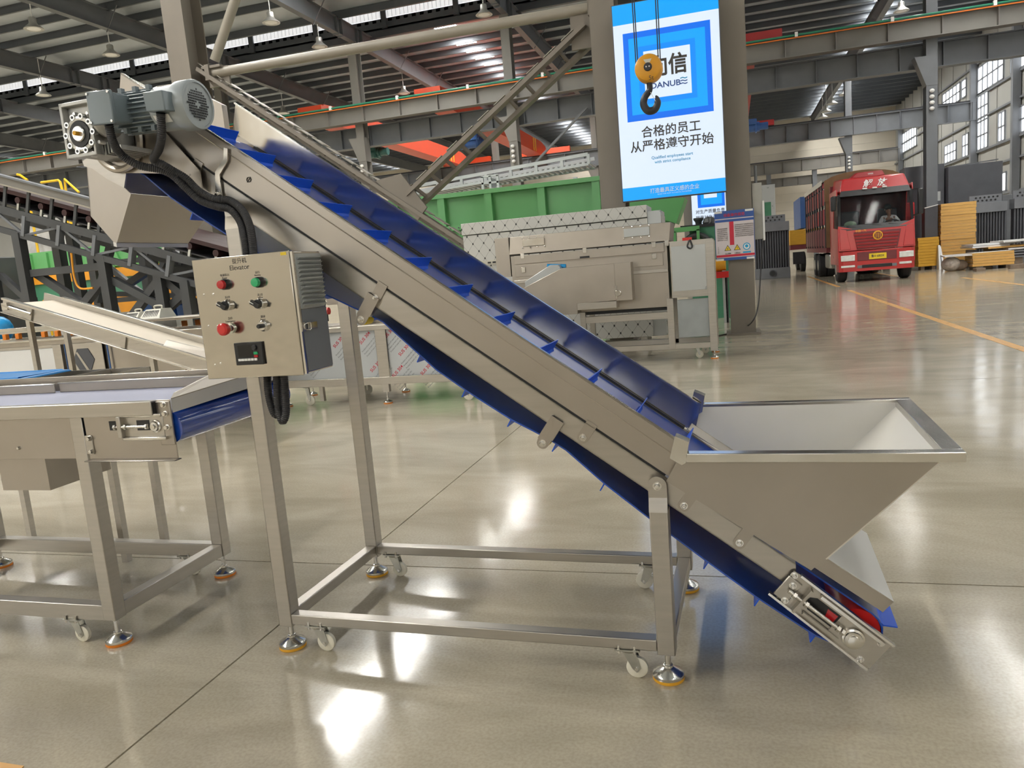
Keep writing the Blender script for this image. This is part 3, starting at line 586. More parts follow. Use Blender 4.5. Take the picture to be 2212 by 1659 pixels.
# --- discharge chute ---
bb = MB(); bb.prism([(-.547, .02, 1.596), (-.50, .02, 1.585), (-.395, .02, 1.483), (-.483, .02, 1.334), (-.564, .02, 1.43)], (0, .003, 0)); ch = EB('discharge_chute', 'sheet', bb)
EB('chute_back', 'sheet', MB().hexa([(-.395, .02, 1.483), (-.483, .02, 1.334), (-.48, .02, 1.332), (-.392, .02, 1.481)], [(-.395, .42, 1.483), (-.483, .34, 1.334), (-.48, .34, 1.332), (-.392, .42, 1.481)]), ch)
EB('chute_lip', 'cover_white', MB().hexa([(-.487, .016, 1.328), (-.475, .016, 1.324), (-.475, .34, 1.324), (-.487, .34, 1.328)], [(-.487, .016, 1.341), (-.475, .016, 1.337), (-.475, .34, 1.337), (-.487, .34, 1.341)]), ch)
EB('chute_front', 'sheet', MB().hexa([(-.547, .02, 1.596), (-.564, .02, 1.43), (-.561, .02, 1.43), (-.544, .02, 1.596)], [(-.547, .5, 1.596), (-.564, .36, 1.43), (-.561, .36, 1.43), (-.544, .5, 1.596)]), ch)
EB('chute_side', 'sheet', MB().prism([(-.547, .42, 1.55), (-.395, .42, 1.483), (-.483, .34, 1.334), (-.564, .36, 1.43)], (0, .003, 0)), ch)
fl_ = [(-.553, 1.598), (-.53, 1.606), (-.50, 1.600), (-.455, 1.568), (-.391, 1.542), (-.408, 1.500), (-.47, 1.535), (-.52, 1.572), (-.55, 1.582)]
EB('chute_flange', 'steel', MB().prism([(u, .012, z) for u, z in fl_], (0, .006, 0)), ch)
# --- gearmotor ---
VG = -.15; GS = .016
gm = EB('gearbox', 'cast', MB().box(-.436, -.336, VG + .02, .01, 1.58, 1.722), bev=.006, label='cast aluminium worm gearbox')
for (x0, x1, z0, z1) in ((-.442, -.334, 1.716, 1.727), (-.442, -.334, 1.573, 1.584), (-.443, -.433, 1.573, 1.727), (-.340, -.332, 1.573, 1.727)): EB('frame_edge', 'cast', MB().box(x0, x1, VG, VG + .03, z0, z1), gm, .002)
EB('bearing_ring', 'ring', MB().rings([(-.381 + .043 * math.cos(a), VG + .005, 1.636 + .043 * math.sin(a)) for a in [2 * math.pi * k / 32 for k in range(32)]], .0075, 8, closed=True), gm)
bb = MB()
for k in range(10):
    a = 2 * math.pi * k / 10; c = (-.381 + .049 * math.cos(a), VG - .004, 1.636 + .049 * math.sin(a)); bb.lathe(c, (0, 1, 0), [(.0085, 0), (.0085, .016)], 12)
EB('ring_lug', 'ring', bb, gm, label='ring of drilled lugs')
for k in range(10):
    a = 2 * math.pi * k / 10; EB('lug_hole', 'dark', MB().cyl((-.381 + .049 * math.cos(a), VG - .005, 1.636 + .049 * math.sin(a)), (-.381 + .049 * math.cos(a), VG - .0035, 1.636 + .049 * math.sin(a)), .004, 8), gm)
EB('oil_seal', 'rubber', MB().lathe((-.381, VG - .002, 1.636), (0, 1, 0), [(.036, 0), (.036, .03)], 28), gm)
EB('shaft', 'bolt', MB().lathe((-.381, VG - .008, 1.636), (0, 1, 0), [(.02, 0), (.022, .003), (.022, .03)], 24), gm)
EB('shaft_bolt', 'amber', MB().lathe((-.381, VG - .02, 1.636), (0, 1, 0), [(.006, 0), (.006, .012)], 10), gm)
for k in range(8):
    a = 2 * math.pi * (k + .4) / 8; EB('cover_screw', 'ring', MB().lathe((-.381 + .062 * math.cos(a), VG + .008, 1.636 + .062 * math.sin(a)), (0, 1, 0), [(.005, 0), (.006, .004), (.006, .02)], 10), gm)
for k in range(6): EB('cooling_fin', 'cast', MB().box(-.33 + .011 * k, -.326 + .011 * k, VG + .03, 0, 1.575 + .002 * k, 1.612 - .003 * k), gm)
MV, MZ = -.112, 1.676      # motor axis
ax0 = np.array([-.37, MV, MZ + .006]); axd = np.array([1, 0, -.035]); axd /= np.linalg.norm(axd)
A = lambda d: ax0 + axd * d
mo = EB('motor', 'motor', MB().lathe(A(.06), axd, [(.044, 0), (.048, .02), (.048, .23), (.046, .24)], 30), label='grey geared motor')
EB('flange', 'cast', MB().lathe(A(.0), axd, [(.045, .05), (.058, .052), (.06, .062), (.055, .07), (.046, .08)], 36), mo)
for k in range(28):
    a = 2 * math.pi * k / 28; c = math.cos(a); s_ = math.sin(a); y0 = np.array([0, c, s_])
    EB('cooling_rib', 'motor', MB().bar(A(.125) + y0 * .052, A(.26) + y0 * .052, .003, .014, up=tuple(y0)), mo)
for d_ in (.15, .2, .245):
    for zz in (1, -1): EB('lug', 'motor', MB().bar(A(d_) + np.array([-.006, -.03, zz * .053]), A(d_) + np.array([.006, -.03, zz * .053]), .014, .016), mo)
t1 = EB('terminal_box', 'motor', MB().hexa([(-.258, -.215, 1.637), (-.189, -.215, 1.633), (-.182, -.15, 1.637), (-.256, -.15, 1.642)], [(-.260, -.215, 1.717), (-.189, -.215, 1.714), (-.182, -.15, 1.712), (-.258, -.15, 1.715)]), mo, .005)
EB('box_lid', 'motor', MB().hexa([(-.264, -.224, 1.633), (-.184, -.224, 1.629), (-.184, -.212, 1.629), (-.264, -.212, 1.633)], [(-.266, -.224, 1.721), (-.184, -.224, 1.717), (-.184, -.212, 1.717), (-.266, -.212, 1.721)]), mo, .003)
for x, z in ((-.259, 1.639), (-.189, 1.635), (-.260, 1.714), (-.189, 1.711)): EB('lid_screw', 'bolt', MB().cyl((x, -.227, z), (x, -.22, z), .0035, 10), mo)
EB('switch_box', 'motor', MB().hexa([(-.09, -.205, 1.648), (-.028, -.205, 1.643), (-.02, -.16, 1.645), (-.09, -.16, 1.65)], [(-.095, -.205, 1.699), (-.03, -.205, 1.696), (-.02, -.16, 1.694), (-.09, -.16, 1.699)]), mo, .003)
cw = EB('fan_cowl', 'motor_l', MB().lathe(A(.255), axd, [(.056, 0), (.06, .005), (.061, .07), (.066, .075), (.067, .115), (.064, .122), (.058, .1225), (.058, .119), (.002, .119)], 44))
gx = A(.3745)
for i in range(-6, 7):
    for j in range(-6, 7):
        if i * i + j * j <= 36 and not (i * i + j * j < 2):
            c = gx + np.array([0, i * .0068, j * .0068]); EB('grille_hole', 'dark', MB().bar(c, c + axd * .0012, .0046, .0046), cw)
EB('name_plate', 'bright', MB().prism([tuple(A(.27) + np.array([0, -.03, .0535])), tuple(A(.32) + np.array([0, -.03, .0535])), tuple(A(.32) + np.array([0, .01, .0625])), tuple(A(.27) + np.array([0, .01, .0625]))], (0, 0, .001)), cw)
q = [A(.312) + np.array([0, .0675 * math.cos(a), .0675 * math.sin(a)]) for a in (math.radians(195), math.radians(172))]; EB('arrow_sticker', 'red', MB().hexa([q[0], q[0] + axd * .014, q[1] + axd * .014, q[1]], [q[0] + np.array([0, -.0015, 0]), q[0] + axd * .014 + np.array([0, -.0015, 0]), q[1] + axd * .014 + np.array([0, -.0015, 0]), q[1] + np.array([0, -.0015, 0])]), cw)
q = [A(.27) + np.array([0, .062 * math.cos(a), .062 * math.sin(a)]) for a in (math.radians(228), math.radians(207))]; EB('rating_label', 'white', MB().hexa([q[0], q[0] + axd * .05, q[1] + axd * .05, q[1]], [q[0] + np.array([0, -.003, 0]), q[0] + axd * .05 + np.array([0, -.003, 0]), q[1] + axd * .05 + np.array([0, -.003, 0]), q[1] + np.array([0, -.003, 0])]), cw)
# --- corrugated hoses ---
def hose(name, pts, r=.0112):
    P = smooth(pts, 26); L = 0; rr = []
    for i, p in enumerate(P):
        if i: L += np.linalg.norm(np.array(P[i]) - np.array(P[i - 1]))
        rr.append(r * (1 + .06 * math.sin(L / .0042 * 2 * math.pi)))
    # resample finely so that the ridges show
    D = np.concatenate([[0], np.cumsum([np.linalg.norm(P[i + 1] - P[i]) for i in range(len(P) - 1)])]); Q = np.array(P); m = max(10, int(D[-1] / .0014)); tt = np.linspace(0, D[-1], m)
    Q = np.stack([np.interp(tt, D, Q[:, k]) for k in range(3)], 1)
    return EB(name, 'rubber', MB().rings(list(Q), [r * (1 + .07 * math.sin(t / .0056 * 2 * math.pi)) for t in tt], 12))
hv = lambda l: [PE(x, y, v) for x, y, v in l]
hose('hose', hv([(235, 268, -.19), (243, 303, -.17), (262, 334, -.13), (300, 357, -.1), (345, 366, -.07), (372, 378, -.05), (398, 402, -.04), (432, 432, -.035), (470, 446, -.035), (497, 452, -.035), (519, 478, -.05), (529, 515, -.08), (534, 552, -.1)]))
hose('hose', hv([(347, 244, -.18), (349, 292, -.16), (343, 322, -.13), (332, 345, -.1), (352, 356, -.08), (376, 370, -.05), (402, 386, -.035), (430, 413, -.03), (462, 430, -.03), (497, 434, -.03), (524, 456, -.045), (540, 492, -.07), (548, 552, -.1)]))
hose('hose', hv([(577, 806, -.06), (580, 850, -.06), (590, 888, -.06), (599, 895, -.06), (603, 870, -.06), (601, 806, -.06)]))
hose('hose', hv([(598, 806, -.09), (600, 870, -.09), (607, 905, -.09), (614, 906, -.09), (618, 880, -.09), (613, 806, -.09)]))
# --- control box ---
CB = EB('control_box', 'mirror', MB().box(-.058, .262, -.142, -.002, .914, 1.248), bev=.003, label='polished steel control cabinet')
FV = -.148
EB('cabinet_door', 'mirror', MB().box(-.062, .256, FV, -.142, .911, 1.251), CB, .002)
EB('door_gasket', 'bright', MB().box(.257, .264, -.144, -.136, .914, 1.248), CB)
cz = lambda x, y: PE(400 + x / 4.047, 520 + y / 4.047, FV)
def face(x, y, d=.0): p = cz(x, y); return (p[0], FV - d, p[2])
def lamp_(x, y, m, r=.0125):
    c = face(x, y); b_ = EB('indicator_lamp', m, MB().lathe((c[0], FV - .024, c[2]), (0, 1, 0), [(.0, 0), (r * .9, .001), (r, .004), (r, .012)], 24), CB); EB('lamp_bezel', 'dark', MB().lathe((c[0], FV - .013, c[2]), (0, 1, 0), [(r * 1.05, 0), (r * 1.2, .003), (r * 1.2, .0135)], 24), CB)
lamp_(352, 382, 'red_lens'); lamp_(648, 362, 'green_lens')
for x, y in ((375, 565), (662, 550)):
    c = face(x, y); EB('rotary_switch', 'bright', MB().lathe((c[0], FV - .012, c[2]), (0, 1, 0), [(.0125, 0), (.0145, .003), (.0145, .0125)], 24), CB)
    EB('switch_knob', 'dark', MB().lathe((c[0], FV - .02, c[2]), (0, 1, 0), [(.011, 0), (.0125, .002), (.0125, .009)], 24).bar((c[0] - .0135, FV - .025, c[2] + .0075), (c[0] + .011, FV - .025, c[2] - .006), .012, .008, up=(0, 1, 0)), CB)
    EB('pointer', 'white', MB().bar((c[0] - .014, FV - .0315, c[2] + .0085), (c[0] - .002, FV - .0315, c[2] + .001), .002, .001, up=(0, 1, 0)), CB)
c = face(400, 765); EB('stop_stem', 'bright', MB().lathe((c[0], FV - .02, c[2]), (0, 1, 0), [(.009, 0), (.009, .012), (.0145, .014), (.0145, .0205)], 24), CB)
EB('emergency_stop', 'red', MB().lathe((c[0], FV - .042, c[2]), (0, 1, 0), [(.0, 0), (.012, .0005), (.017, .004), (.018, .012), (.015, .022), (.009, .025)], 30), CB)
c = face(690, 742); EB('speed_dial', 'bright', MB().lathe((c[0], FV - .012, c[2]), (0, 1, 0), [(.012, 0), (.0155, .005), (.0155, .0125)], 28), CB); EB('dial_knob', 'dark', MB().lathe((c[0], FV - .028, c[2]), (0, 1, 0), [(.005, 0), (.0062, .002), (.0062, .017)], 18), CB)
a, d_ = cz(438, 888), cz(703, 1082); u0, u1, z0, z1 = (a[0] + cz(460, 1082)[0]) / 2, (d_[0] + cz(682, 882)[0]) / 2, cz(570, 1083)[2], cz(560, 886)[2]
EB('display_panel', 'dark', MB().box(u0, u1, FV - .008, FV, z0, z1), CB, .002)
w_, h_ = u1 - u0, z1 - z0; sm = mat('screen_glass', (.008, .009, .01), .12, 0, 0, 1, rvar=0)
EB('screen', sm, MB().box(u0 + .14 * w_, u0 + .66 * w_, FV - .0088, FV - .008, z0 + .36 * h_, z1 - .12 * h_), CB)
for k in range(6): EB('key', 'white', MB().box(u0 + (.12 + .115 * k) * w_, u0 + (.215 + .115 * k) * w_, FV - .0105, FV - .008, z0 + .19 * h_, z0 + .29 * h_), CB)
EB('key', 'green_lens', MB().box(u0 + .7 * w_, u0 + .83 * w_, FV - .0105, FV - .008, z0 + .46 * h_, z0 + .57 * h_), CB); EB('key', 'red_lens', MB().box(u0 + .7 * w_, u0 + .83 * w_, FV - .0105, FV - .008, z0 + .33 * h_, z0 + .43 * h_), CB)
EB('jog_dial', 'rubber', MB().lathe((u0 + .74 * w_, FV - .014, z1 - .24 * h_), (0, 1, 0), [(.006, 0), (.0075, .002), (.0075, .006)], 20), CB)
tx = lambda s_, x, y, sz, sx=1.0, bd=0.0: text('lettering', s_, sz, face(x, y, .0003), CB, 'ink', local=True, sx=sx, ext=.0002, bold=bd)
tx('提升机', 472, 178, .0155); tx('Elevator', 473, 234, .0195, 1.0); tx('电源指示', 345, 302, .0078); tx('Power', 345, 327, .0065); tx('运行', 632, 278, .0075); tx('Running', 632, 300, .006)
tx('关/开', 370, 496, .0082); tx('off/on', 372, 518, .0068); tx('关/开', 655, 474, .0082); tx('off/on', 657, 496, .0068); tx('急停', 395, 680, .0078); tx('Emergency', 396, 704, .0075); tx('调速', 680, 664, .0078); tx('Speed', 680, 688, .0068)
c = face(857, 113); EB('warning_label', 'yellow', MB().box(c[0] - .009, c[0] + .009, FV - .0006, FV, c[2] - .004, c[2] + .004), CB)
for x, y in ((165, 470), (245, 468), (205, 745), (285, 745), (262, 1085), (310, 1072)): c = face(x, y); EB('stud', 'bright', MB().sphere((c[0], FV, c[2]), .0035, 10, (1, .35, 1)), CB)
for k in range(12):
    z = 1.232 - .0118 * k; EB('louvre', 'film', MB().hexa([(.262, -.126, z - .009), (.262, -.012, z - .009), (.2625, -.012, z - .011), (.2625, -.126, z - .011)], [(.274, -.126, z - .001), (.274, -.012, z - .001), (.2665, -.012, z + .0005), (.2665, -.126, z + .0005)]), CB)
EB('louvre_frame', 'film', MB().box(.262, .2635, -.132, -.004, 1.092, 1.242), CB); EB('side_sheet', 'slate_l', MB().box(.262, .2632, -.132, -.004, .92, 1.09), CB)
lt = MB(); lt.box(.2632, .266, -.142, -.125, 1.03, 1.055); lt.box(.2632, .269, -.118, -.085, 1.034, 1.052); lt.box(.2632, .266, -.085, -.066, 1.034, 1.052); EB('toggle_latch', 'bright', lt, CB)
EB('latch_loop', 'bright', MB().rings([(.271, -.135, 1.05), (.272, -.112, 1.054), (.272, -.108, 1.05), (.272, -.108, 1.036), (.272, -.112, 1.032), (.271, -.135, 1.036), (.270, -.138, 1.04), (.27, -.138, 1.046)], .0013, 6, closed=True), CB)
# --- hopper ---
ZR, VN, VF = .652, -.028, .662
hp = EB('feed_hopper', 'sheet', MB().prism([(1.25, .0, ZR - .01), (1.237, .0, .625), (1.207, .0, .571), (1.30, .0, zs(1.30) + .006), (1.555, .0, .341), (1.589, .0, .373), (1.862, .0, ZR - .01)], (0, .003, 0)), label='wide stainless feed hopper')
EB('hopper_wall', 'hopper_lit', MB().prism([(1.25, .632, ZR - .01), (1.207, .60, .571), (1.555, .60, .341), (1.589, .60, .373), (1.862, .632, ZR - .01)], (0, .003, 0)), hp)
EB('hopper_end', 'hopper_lit', MB().hexa([(1.589, .0, .373), (1.862, .0, ZR - .01), (1.865, .0, ZR - .01), (1.592, .0, .371)], [(1.589, .603, .373), (1.862, .635, ZR - .01), (1.865, .635, ZR - .01), (1.592, .603, .371)]), hp)
for nm, bx_ in (('rim', (1.262, 1.892, VN, .004, ZR - .024, ZR)), ('rim', (1.262, 1.892, .632, VF, ZR - .024, ZR)), ('rim', (1.848, 1.892, .004, .632, ZR - .024, ZR))): EB(nm, 'bright', MB().box(*bx_), hp, .002)
for v0, v1 in ((VN, .012), (.618, VF)): EB('ear', 'bright', MB().prism([(1.222, v0, ZR - .012), (1.238, v0, ZR + .046), (1.272, v0, ZR + .030), (1.262, v0, ZR - .024), (1.252, v0, ZR - .03)], (0, v1 - v0, 0)), hp)
EB('throat_strip', 'sheet', MB().prism([on(1.21, .012, .045), on(1.5, .012, .045), on(1.5, .015, .045), on(1.21, .015, .045)], (0, .02, 0)), hp); EB('throat_strip', 'sheet', MB().prism([on(1.21, .012, .575), on(1.5, .012, .575), on(1.5, .03, .6), on(1.21, .03, .6)], (0, .01, 0)), hp)
# --- tail cover and take-up ---
cv = EB('tail_cover', 'cover_white', MB().prism([(1.575, .035, .376), (1.748, .035, .254), (1.7465, .035, .2515), (1.5735, .035, .3735)], (0, .485, 0)))
EB('cover_lip', 'sheet', MB().hexa([(1.575, .035, .3745), (1.748, .035, .2525), (1.748, .037, .2525), (1.575, .037, .3745)], [(1.553, .035, .343), (1.723, .035, .223), (1.723, .037, .223), (1.553, .037, .343)]), cv)
EB('cover_end', 'sheet', MB().hexa([(1.748, .035, .254), (1.7465, .035, .2515), (1.7465, .52, .2515), (1.748, .52, .254)], [(1.723, .035, .223), (1.7215, .035, .222), (1.7215, .52, .222), (1.723, .52, .223)]), cv)
for v, sg in ((.018, 1), (.612, 1)):
    tk = EB('tail_plate', 'steel_u', MB().prism([(1.475, v, .262), (1.475, v, .252), (1.49, v, .236), (1.688, v, .077), (1.743, v, .149), (1.547, v, .310), (1.515, v, .330)], (0, .004, 0)))
    if v > .1: continue
    dT = np.array([1.743 - 1.547, 0, .149 - .310]); dT /= np.linalg.norm(dT); nT = np.array([-dT[2], 0, dT[0]]); o0 = np.array([1.547, v, .310])
    tw = lambda s_, h, dv=0.0: o0 + dT * s_ - nT * h + np.array([0, dv, 0])
    EB('plate_roll', 'bright', MB().bar(tw(-.02, .0, -.008), tw(.255, .0, -.008), .016, .006, up=tuple(nT)), tk); EB('plate_roll', 'bright', MB().bar(tw(-.05, .09, -.008), tw(.25, .092, -.008), .016, .006, up=tuple(nT)), tk)
    EB('guide_bar', 'bright', MB().bar(tw(.05, .012, -.01), tw(.235, .012, -.01), .012, .008, up=tuple(nT)), tk); EB('guide_bar', 'steel', MB().bar(tw(.045, .078, -.008), tw(.15, .078, -.008), .01, .008, up=tuple(nT)), tk)
    EB('slot', 'dark', MB().prism([tw(.05, .025), tw(.12, .025), tw(.12, .065), tw(.05, .065), tw(.035, .055), tw(.035, .035)], (0, -.0015, 0)), tk); EB('slot_core', 'red_lens', MB().prism([tw(.085, .03), tw(.115, .03), tw(.115, .06), tw(.095, .06)], (0, -.003, 0)), tk)
    EB('bearing_plate', 'steel', MB().prism([tw(.12, .018), tw(.225, .018), tw(.225, .075), tw(.12, .075)], (0, -.005, 0)), tk)
    EB('stop_plate', 'steel', MB().bar(tw(.022, .012, -.012), tw(.022, .088, -.012), .024, .007, up=tuple(dT)), tk); EB('anchor_block', 'steel', MB().prism([tw(-.04, .02), tw(.0, .02), tw(.0, .085), tw(-.04, .085)], (0, -.008, 0)), tk, .002)
    EB('tension_rod', 'bolt', MB().cyl(tw(-.02, .05, -.018), tw(.135, .05, -.018), .0055, 12), tk)
    for s_ in (-.006, .03, .125, .138): EB('nut', 'bright', MB().cyl(tw(s_, .05, -.018), tw(s_ + .008, .05, -.018), .0095, 6), tk)
    shc = tw(.175, .05, 0); sh = (shc[0], v, shc[2])
    EB('bearing', 'bright', MB().lathe((sh[0], v - .03, sh[2]), (0, 1, 0), [(.002, 0), (.014, .001), (.014, .007), (.021, .008), (.022, .014), (.027, .016), (.029, .026)], 28), tk)
    for s_, h in ((-.03, .014), (-.008, .08), (-.018, .035), (.0, .06), (.232, .018), (.225, .085)): c = tw(s_, h); bolt((c[0], v - (.008 if -.03 < s_ < 0 else 0), c[2]), (0, -1, 0), .0065, tk)
# ================= LIT SIGN =================
YS = 10.62
def lit_sign(name, label, x0, x1, z0, z1, y, hang):
    o = thing(name, label, 'sign', ((x0 + x1) / 2, y + .06, z0))
    MB().box(x0, x1, y, y + .12, z0, z1).build('case', 'slate', o, .004)
    MB().box(x0 + .012, x1 - .012, y - .003, y, z0 + .012, z1 - .012).build('lit_panel', 'sw', o)
    for xx in (x0 + .1, x1 - .1):
        for zz in (z0 + .3, z1 - .4): MB().box(xx - .03, xx + .03, y + .12, hang, zz - .03, zz + .03).build('bracket', 'iron', o)
    return o
SG = lit_sign('lit_sign', 'tall backlit blue and white sign between two columns', -1.412, -.045, 1.925, 4.45, YS, 10.9)
sg = lambda x, y: PY(1280 + x / 2.765, y / 2.765, YS)
def rect(q):     # TL, TR, BL, BR in the sign crop -> upright rectangle
    p = [sg(*c) for c in q]; return (p[0][0] + p[2][0]) / 2, (p[1][0] + p[3][0]) / 2, (p[2][2] + p[3][2]) / 2, (p[0][2] + p[1][2]) / 2
def flat(name, mt, r, k, par): return MB().box(r[0], r[1], YS - .004 - .001 * k, YS - .003 - .001 * k, r[2], r[3]).build(name, mt, par)
flat('blue_band', 'sb2', (-1.4, -.057, 4.19, 4.438), 0, SG); flat('blue_band', 'sb2', (-1.4, -.057, 1.937, 2.105), 0, SG)
flat('blue_square', 'sb3', rect([(180, 210), (700, 112), (210, 737), (725, 658)]), 0, SG); flat('blue_square', 'sb2', rect([(212, 240), (668, 155), (240, 697), (692, 622)]), 1, SG)
flat('blue_square', 'sb1', rect([(268, 285), (613, 222), (287, 635), (625, 575)]), 2, SG); flat('white_square', 'sw', rect([(302, 312), (580, 263), (318, 592), (595, 555)]), 3, SG)
def st(body, x, y, size, mt='ink', par=None, sx=1.0, k=5, bold=0.0, align='CENTER'):
    p = sg(x, y); return text('lettering', body, size, (p[0], YS - .004 - .001 * k, p[2]), par or SG, mt, sx=sx, ext=.0008, bold=bold, align=align)
st('向信', 452, 395, .27, bold=.025, sx=.92); st('DANUB', 436, 505, .10, 'navy', sx=1.12, bold=.02)
c = sg(546, 487)
for k, m_ in enumerate(('cyan', 'navy', 'navy')):
    zz = c[2] + .038 - .034 * k; MB().prism([(c[0] - .045, YS - .01, zz), (c[0] - .015, YS - .01, zz + .008), (c[0] + .015, YS - .01, zz - .004), (c[0] + .045, YS - .01, zz + .004), (c[0] + .045, YS - .01, zz + .017), (c[0] + .015, YS - .01, zz + .009), (c[0] - .015, YS - .01, zz + .021), (c[0] - .045, YS - .01, zz + .013)], (0, .001, 0)).build('wave_mark', m_, SG)
st('合格的员工', 468, 775, .155, bold=.013); st('从严格遵守开始', 472, 858, .155, bold=.013)
st('Qualified employees start', 475, 930, .052, 'cyan', bold=.015); st('with strict compliance', 478, 957, .052, 'cyan', bold=.015)
st('打造最具正义感的企业', 490, 1128, .068, 'white', bold=.01, sx=.95); st('BUILD THE MOST AUTHENTIC ENTERPRISE', 490, 1150, .022, 'white', sx=1.05)
S2 = lit_sign('lit_sign', 'smaller-looking far lit sign half hidden below the big blue sign', -1.46, -.08, 2.0, 4.4, 30.7, 31.0)
YT = 30.695
for nm, m_, r in (('blue_square', 'sb3', (-1.22, -.22, 2.88, 4.0)), ('blue_square', 'sb2', (-1.1, -.32, 2.98, 3.9)), ('white_square', 'sw', (-.98, -.5, 3.22, 3.75))): MB().box(r[0], r[1], YT - .003 - .004 * (m_ == 'sb2') - .008 * (nm[0] == 'w'), YT - .001, r[2], r[3]).build(nm, m_, S2)
text('lettering', '对生产质量负责', .155, (-.77, YT - .02, 2.72), S2, 'ink', bold=.015); text('lettering', '就是对自己负责', .155, (-.77, YT - .02, 2.5), S2, 'ink', bold=.015)
# ================= WARNING BOARD, SWITCH BOX, CABLE =================
BD = thing('warning_board', 'blue and white safety notice board with warning triangles on the column', 'board', (.035, 10.86, 1.02))
B0, B1, Z0, Z1 = -.222, .288, 1.03, 1.69; YB_ = 10.85
MB().box(B0, B1, YB_, YB_ + .02, Z0, Z1).build('panel', 'navy', BD); MB().box(-.05, .25, YB_ + .02, 10.9, 1.3, 1.4).build('mount_bar', 'iron', BD)
fb = lambda nm, mt, x0, x1, z0, z1, k=1: MB().box(B0 + x0 * .51, B0 + x1 * .51, YB_ - .001 * k, YB_, Z0 + z0 * .66, Z0 + z1 * .66).build(nm, mt, BD)
fb('white_field', 'pinkw', .01, .985, .055, .845); fb('title_strip', 'navy', .015, .985, .775, .825, 2); fb('red_band', 'boardred', .015, .985, .07, .115, 2); fb('red_bar', 'boardred', .37, .48, .305, .775, 2)
bt = lambda s_, x, z, sz, mt='ink', sx=1.0, bold=0.0: text('lettering', s_, sz, (B0 + x * .51, YB_ - .003, Z0 + z * .66), BD, mt, sx=sx, ext=.0005, bold=bold)
bt('设备操作规范', .5, .905, .046, 'boardred', bold=.01)
random.seed(3)
pool = '设备安全操作前请先检查电源线路是否完好机器运转时严禁触摸清洗作业必须断电'
for k in range(7): s0 = random.randrange(len(pool) - 9); bt(pool[s0:s0 + 8], .19, .64 - .038 * k, .017); s0 = random.randrange(len(pool) - 15); bt(pool[s0:s0 + 14], .74, .70 - .038 * k, .017)
for k in range(4): bt('工作注意'[k], .07, .27 - .035 * k, .016)
for k, xx in enumerate((.31, .55)):
    cx_, cz_ = B0 + xx * .51, Z0 + .235 * .66
    tri = lambda r, y: [(cx_ + r * math.sin(a), y, cz_ + r * math.cos(a)) for a in (0, 2.094, 4.189)]
    MB().prism(tri(.052, YB_ - .002), (0, .001, 0)).build('triangle', 'ink', BD); MB().prism(tri(.038, YB_ - .003), (0, .001, 0)).build('triangle_face', 'yellow', BD)
    text('symbol', '↯' if k == 0 else '!', .045, (cx_, YB_ - .0035, cz_ + .002), BD, 'ink', ext=.0004, bold=.02); bt('当心机械' if k == 0 else '注意安全', xx, .135, .02)
cx_, cz_ = B0 + .79 * .51, Z0 + .255 * .66
MB().lathe((cx_, YB_ - .002, cz_), (0, 1, 0), [(.048, 0), (.048, .001)], 28).build('blue_disc', 'cyan', BD); MB().lathe((cx_, YB_ - .003, cz_), (0, 1, 0), [(.036, 0), (.036, .001)], 24).build('disc_face', 'white', BD); MB().sphere((cx_, YB_ - .003, cz_ + .004), .022, 10, (1, .05, 1)).build('face_symbol', 'cyan', BD)
fb('blue_caption', 'cyan', .69, .89, .125, .155, 2)
for x, z in ((.0, .955), (.78, .955), (0, .0), (.78, .0)): fb('tape', 'white', x, x + .2, z, z + .04, 2)
o = thing('switch_cabinet', 'tall narrow grey switch cabinet fixed to the side of the column', 'cabinet', (.37, 10.95, 1.25))
MB().box(.275, .40, 10.95, 11.25, 1.28, 2.02).build('case', mat('light_grey_enamel2', (.42, .42, .39), .5), o, .004); MB().box(.40, .425, 10.93, 11.27, 1.26, 1.78).build('door', 'white', o, .003); MB().cyl((.33, 11.0, 2.02), (.33, 11.0, 2.25), .02, 10).build('conduit', 'iron', o)
cb = smooth([PY(1647, 520, 10.95), PY(1643, 590, 10.9), PY(1638, 660, 10.8), PZ(1625, 695, .2), PZ(1600, 712, .02), PZ(1575, 720, .008), PZ(1545, 727, .008)], 8)
tag(MB().rings(cb, .009, 8).build('power_cable', 'rubber'), 'black power cable drooping from the switch cabinet to the floor', 'cable')
# ================= INSPECTION MACHINE =================
MC = thing('process_machine', 'stainless process machine on castors in front of the columns', 'machine', (-1.4, 9.0, 0))
Y0 = 8.6
def mb(name, mt, x0, x1, z0, z1, y0=Y0, y1=Y0 + .01, par=None, bev=.002): return MB().box(x0, x1, y0, y1, z0, z1).build(name, mt, par or MC, bev)
body = mb('housing', 'sheet', -2.48, -.69, .6, 1.3, Y0 + .02, Y0 + .62)
MB().hexa([(-2.49, Y0 + .0, 1.32), (-.66, Y0 + .0, 1.32), (-.66, Y0 + .62, 1.32), (-2.49, Y0 + .62, 1.32)], [(-2.47, Y0 + .03, 1.52), (-.64, Y0 + .03, 1.52), (-.64, Y0 + .6, 1.52), (-2.47, Y0 + .6, 1.52)]).build('hood', 'sheet', MC, .004)
for a, c in (((-2.32, 1.40), (-2.06, 1.48)), ((-1.15, 1.40), (-.87, 1.49))):
    wv_ = mb('sight_window', 'film' if a[0] > -2 else 'mirror', a[0], c[0], a[1], c[1], Y0 - .004, Y0 + .02)
    for k in range(4): MB().sphere((a[0] + (c[0] - a[0]) * k / 3, Y0 - .004, a[1] - .015), .009, 8).build('dome_nut', 'bolt', wv_); MB().sphere((a[0] + (c[0] - a[0]) * k / 3, Y0 - .002, c[1] + .015), .009, 8).build('dome_nut', 'bolt', wv_)
dr = mb('hinged_flap', 'sheet', -2.43, -.72, 1.205, 1.30, Y0 - .006, Y0 + .02); MB().box(-1.66, -1.55, Y0 - .012, Y0 - .006, 1.21, 1.232).build('handle', 'dark', dr)
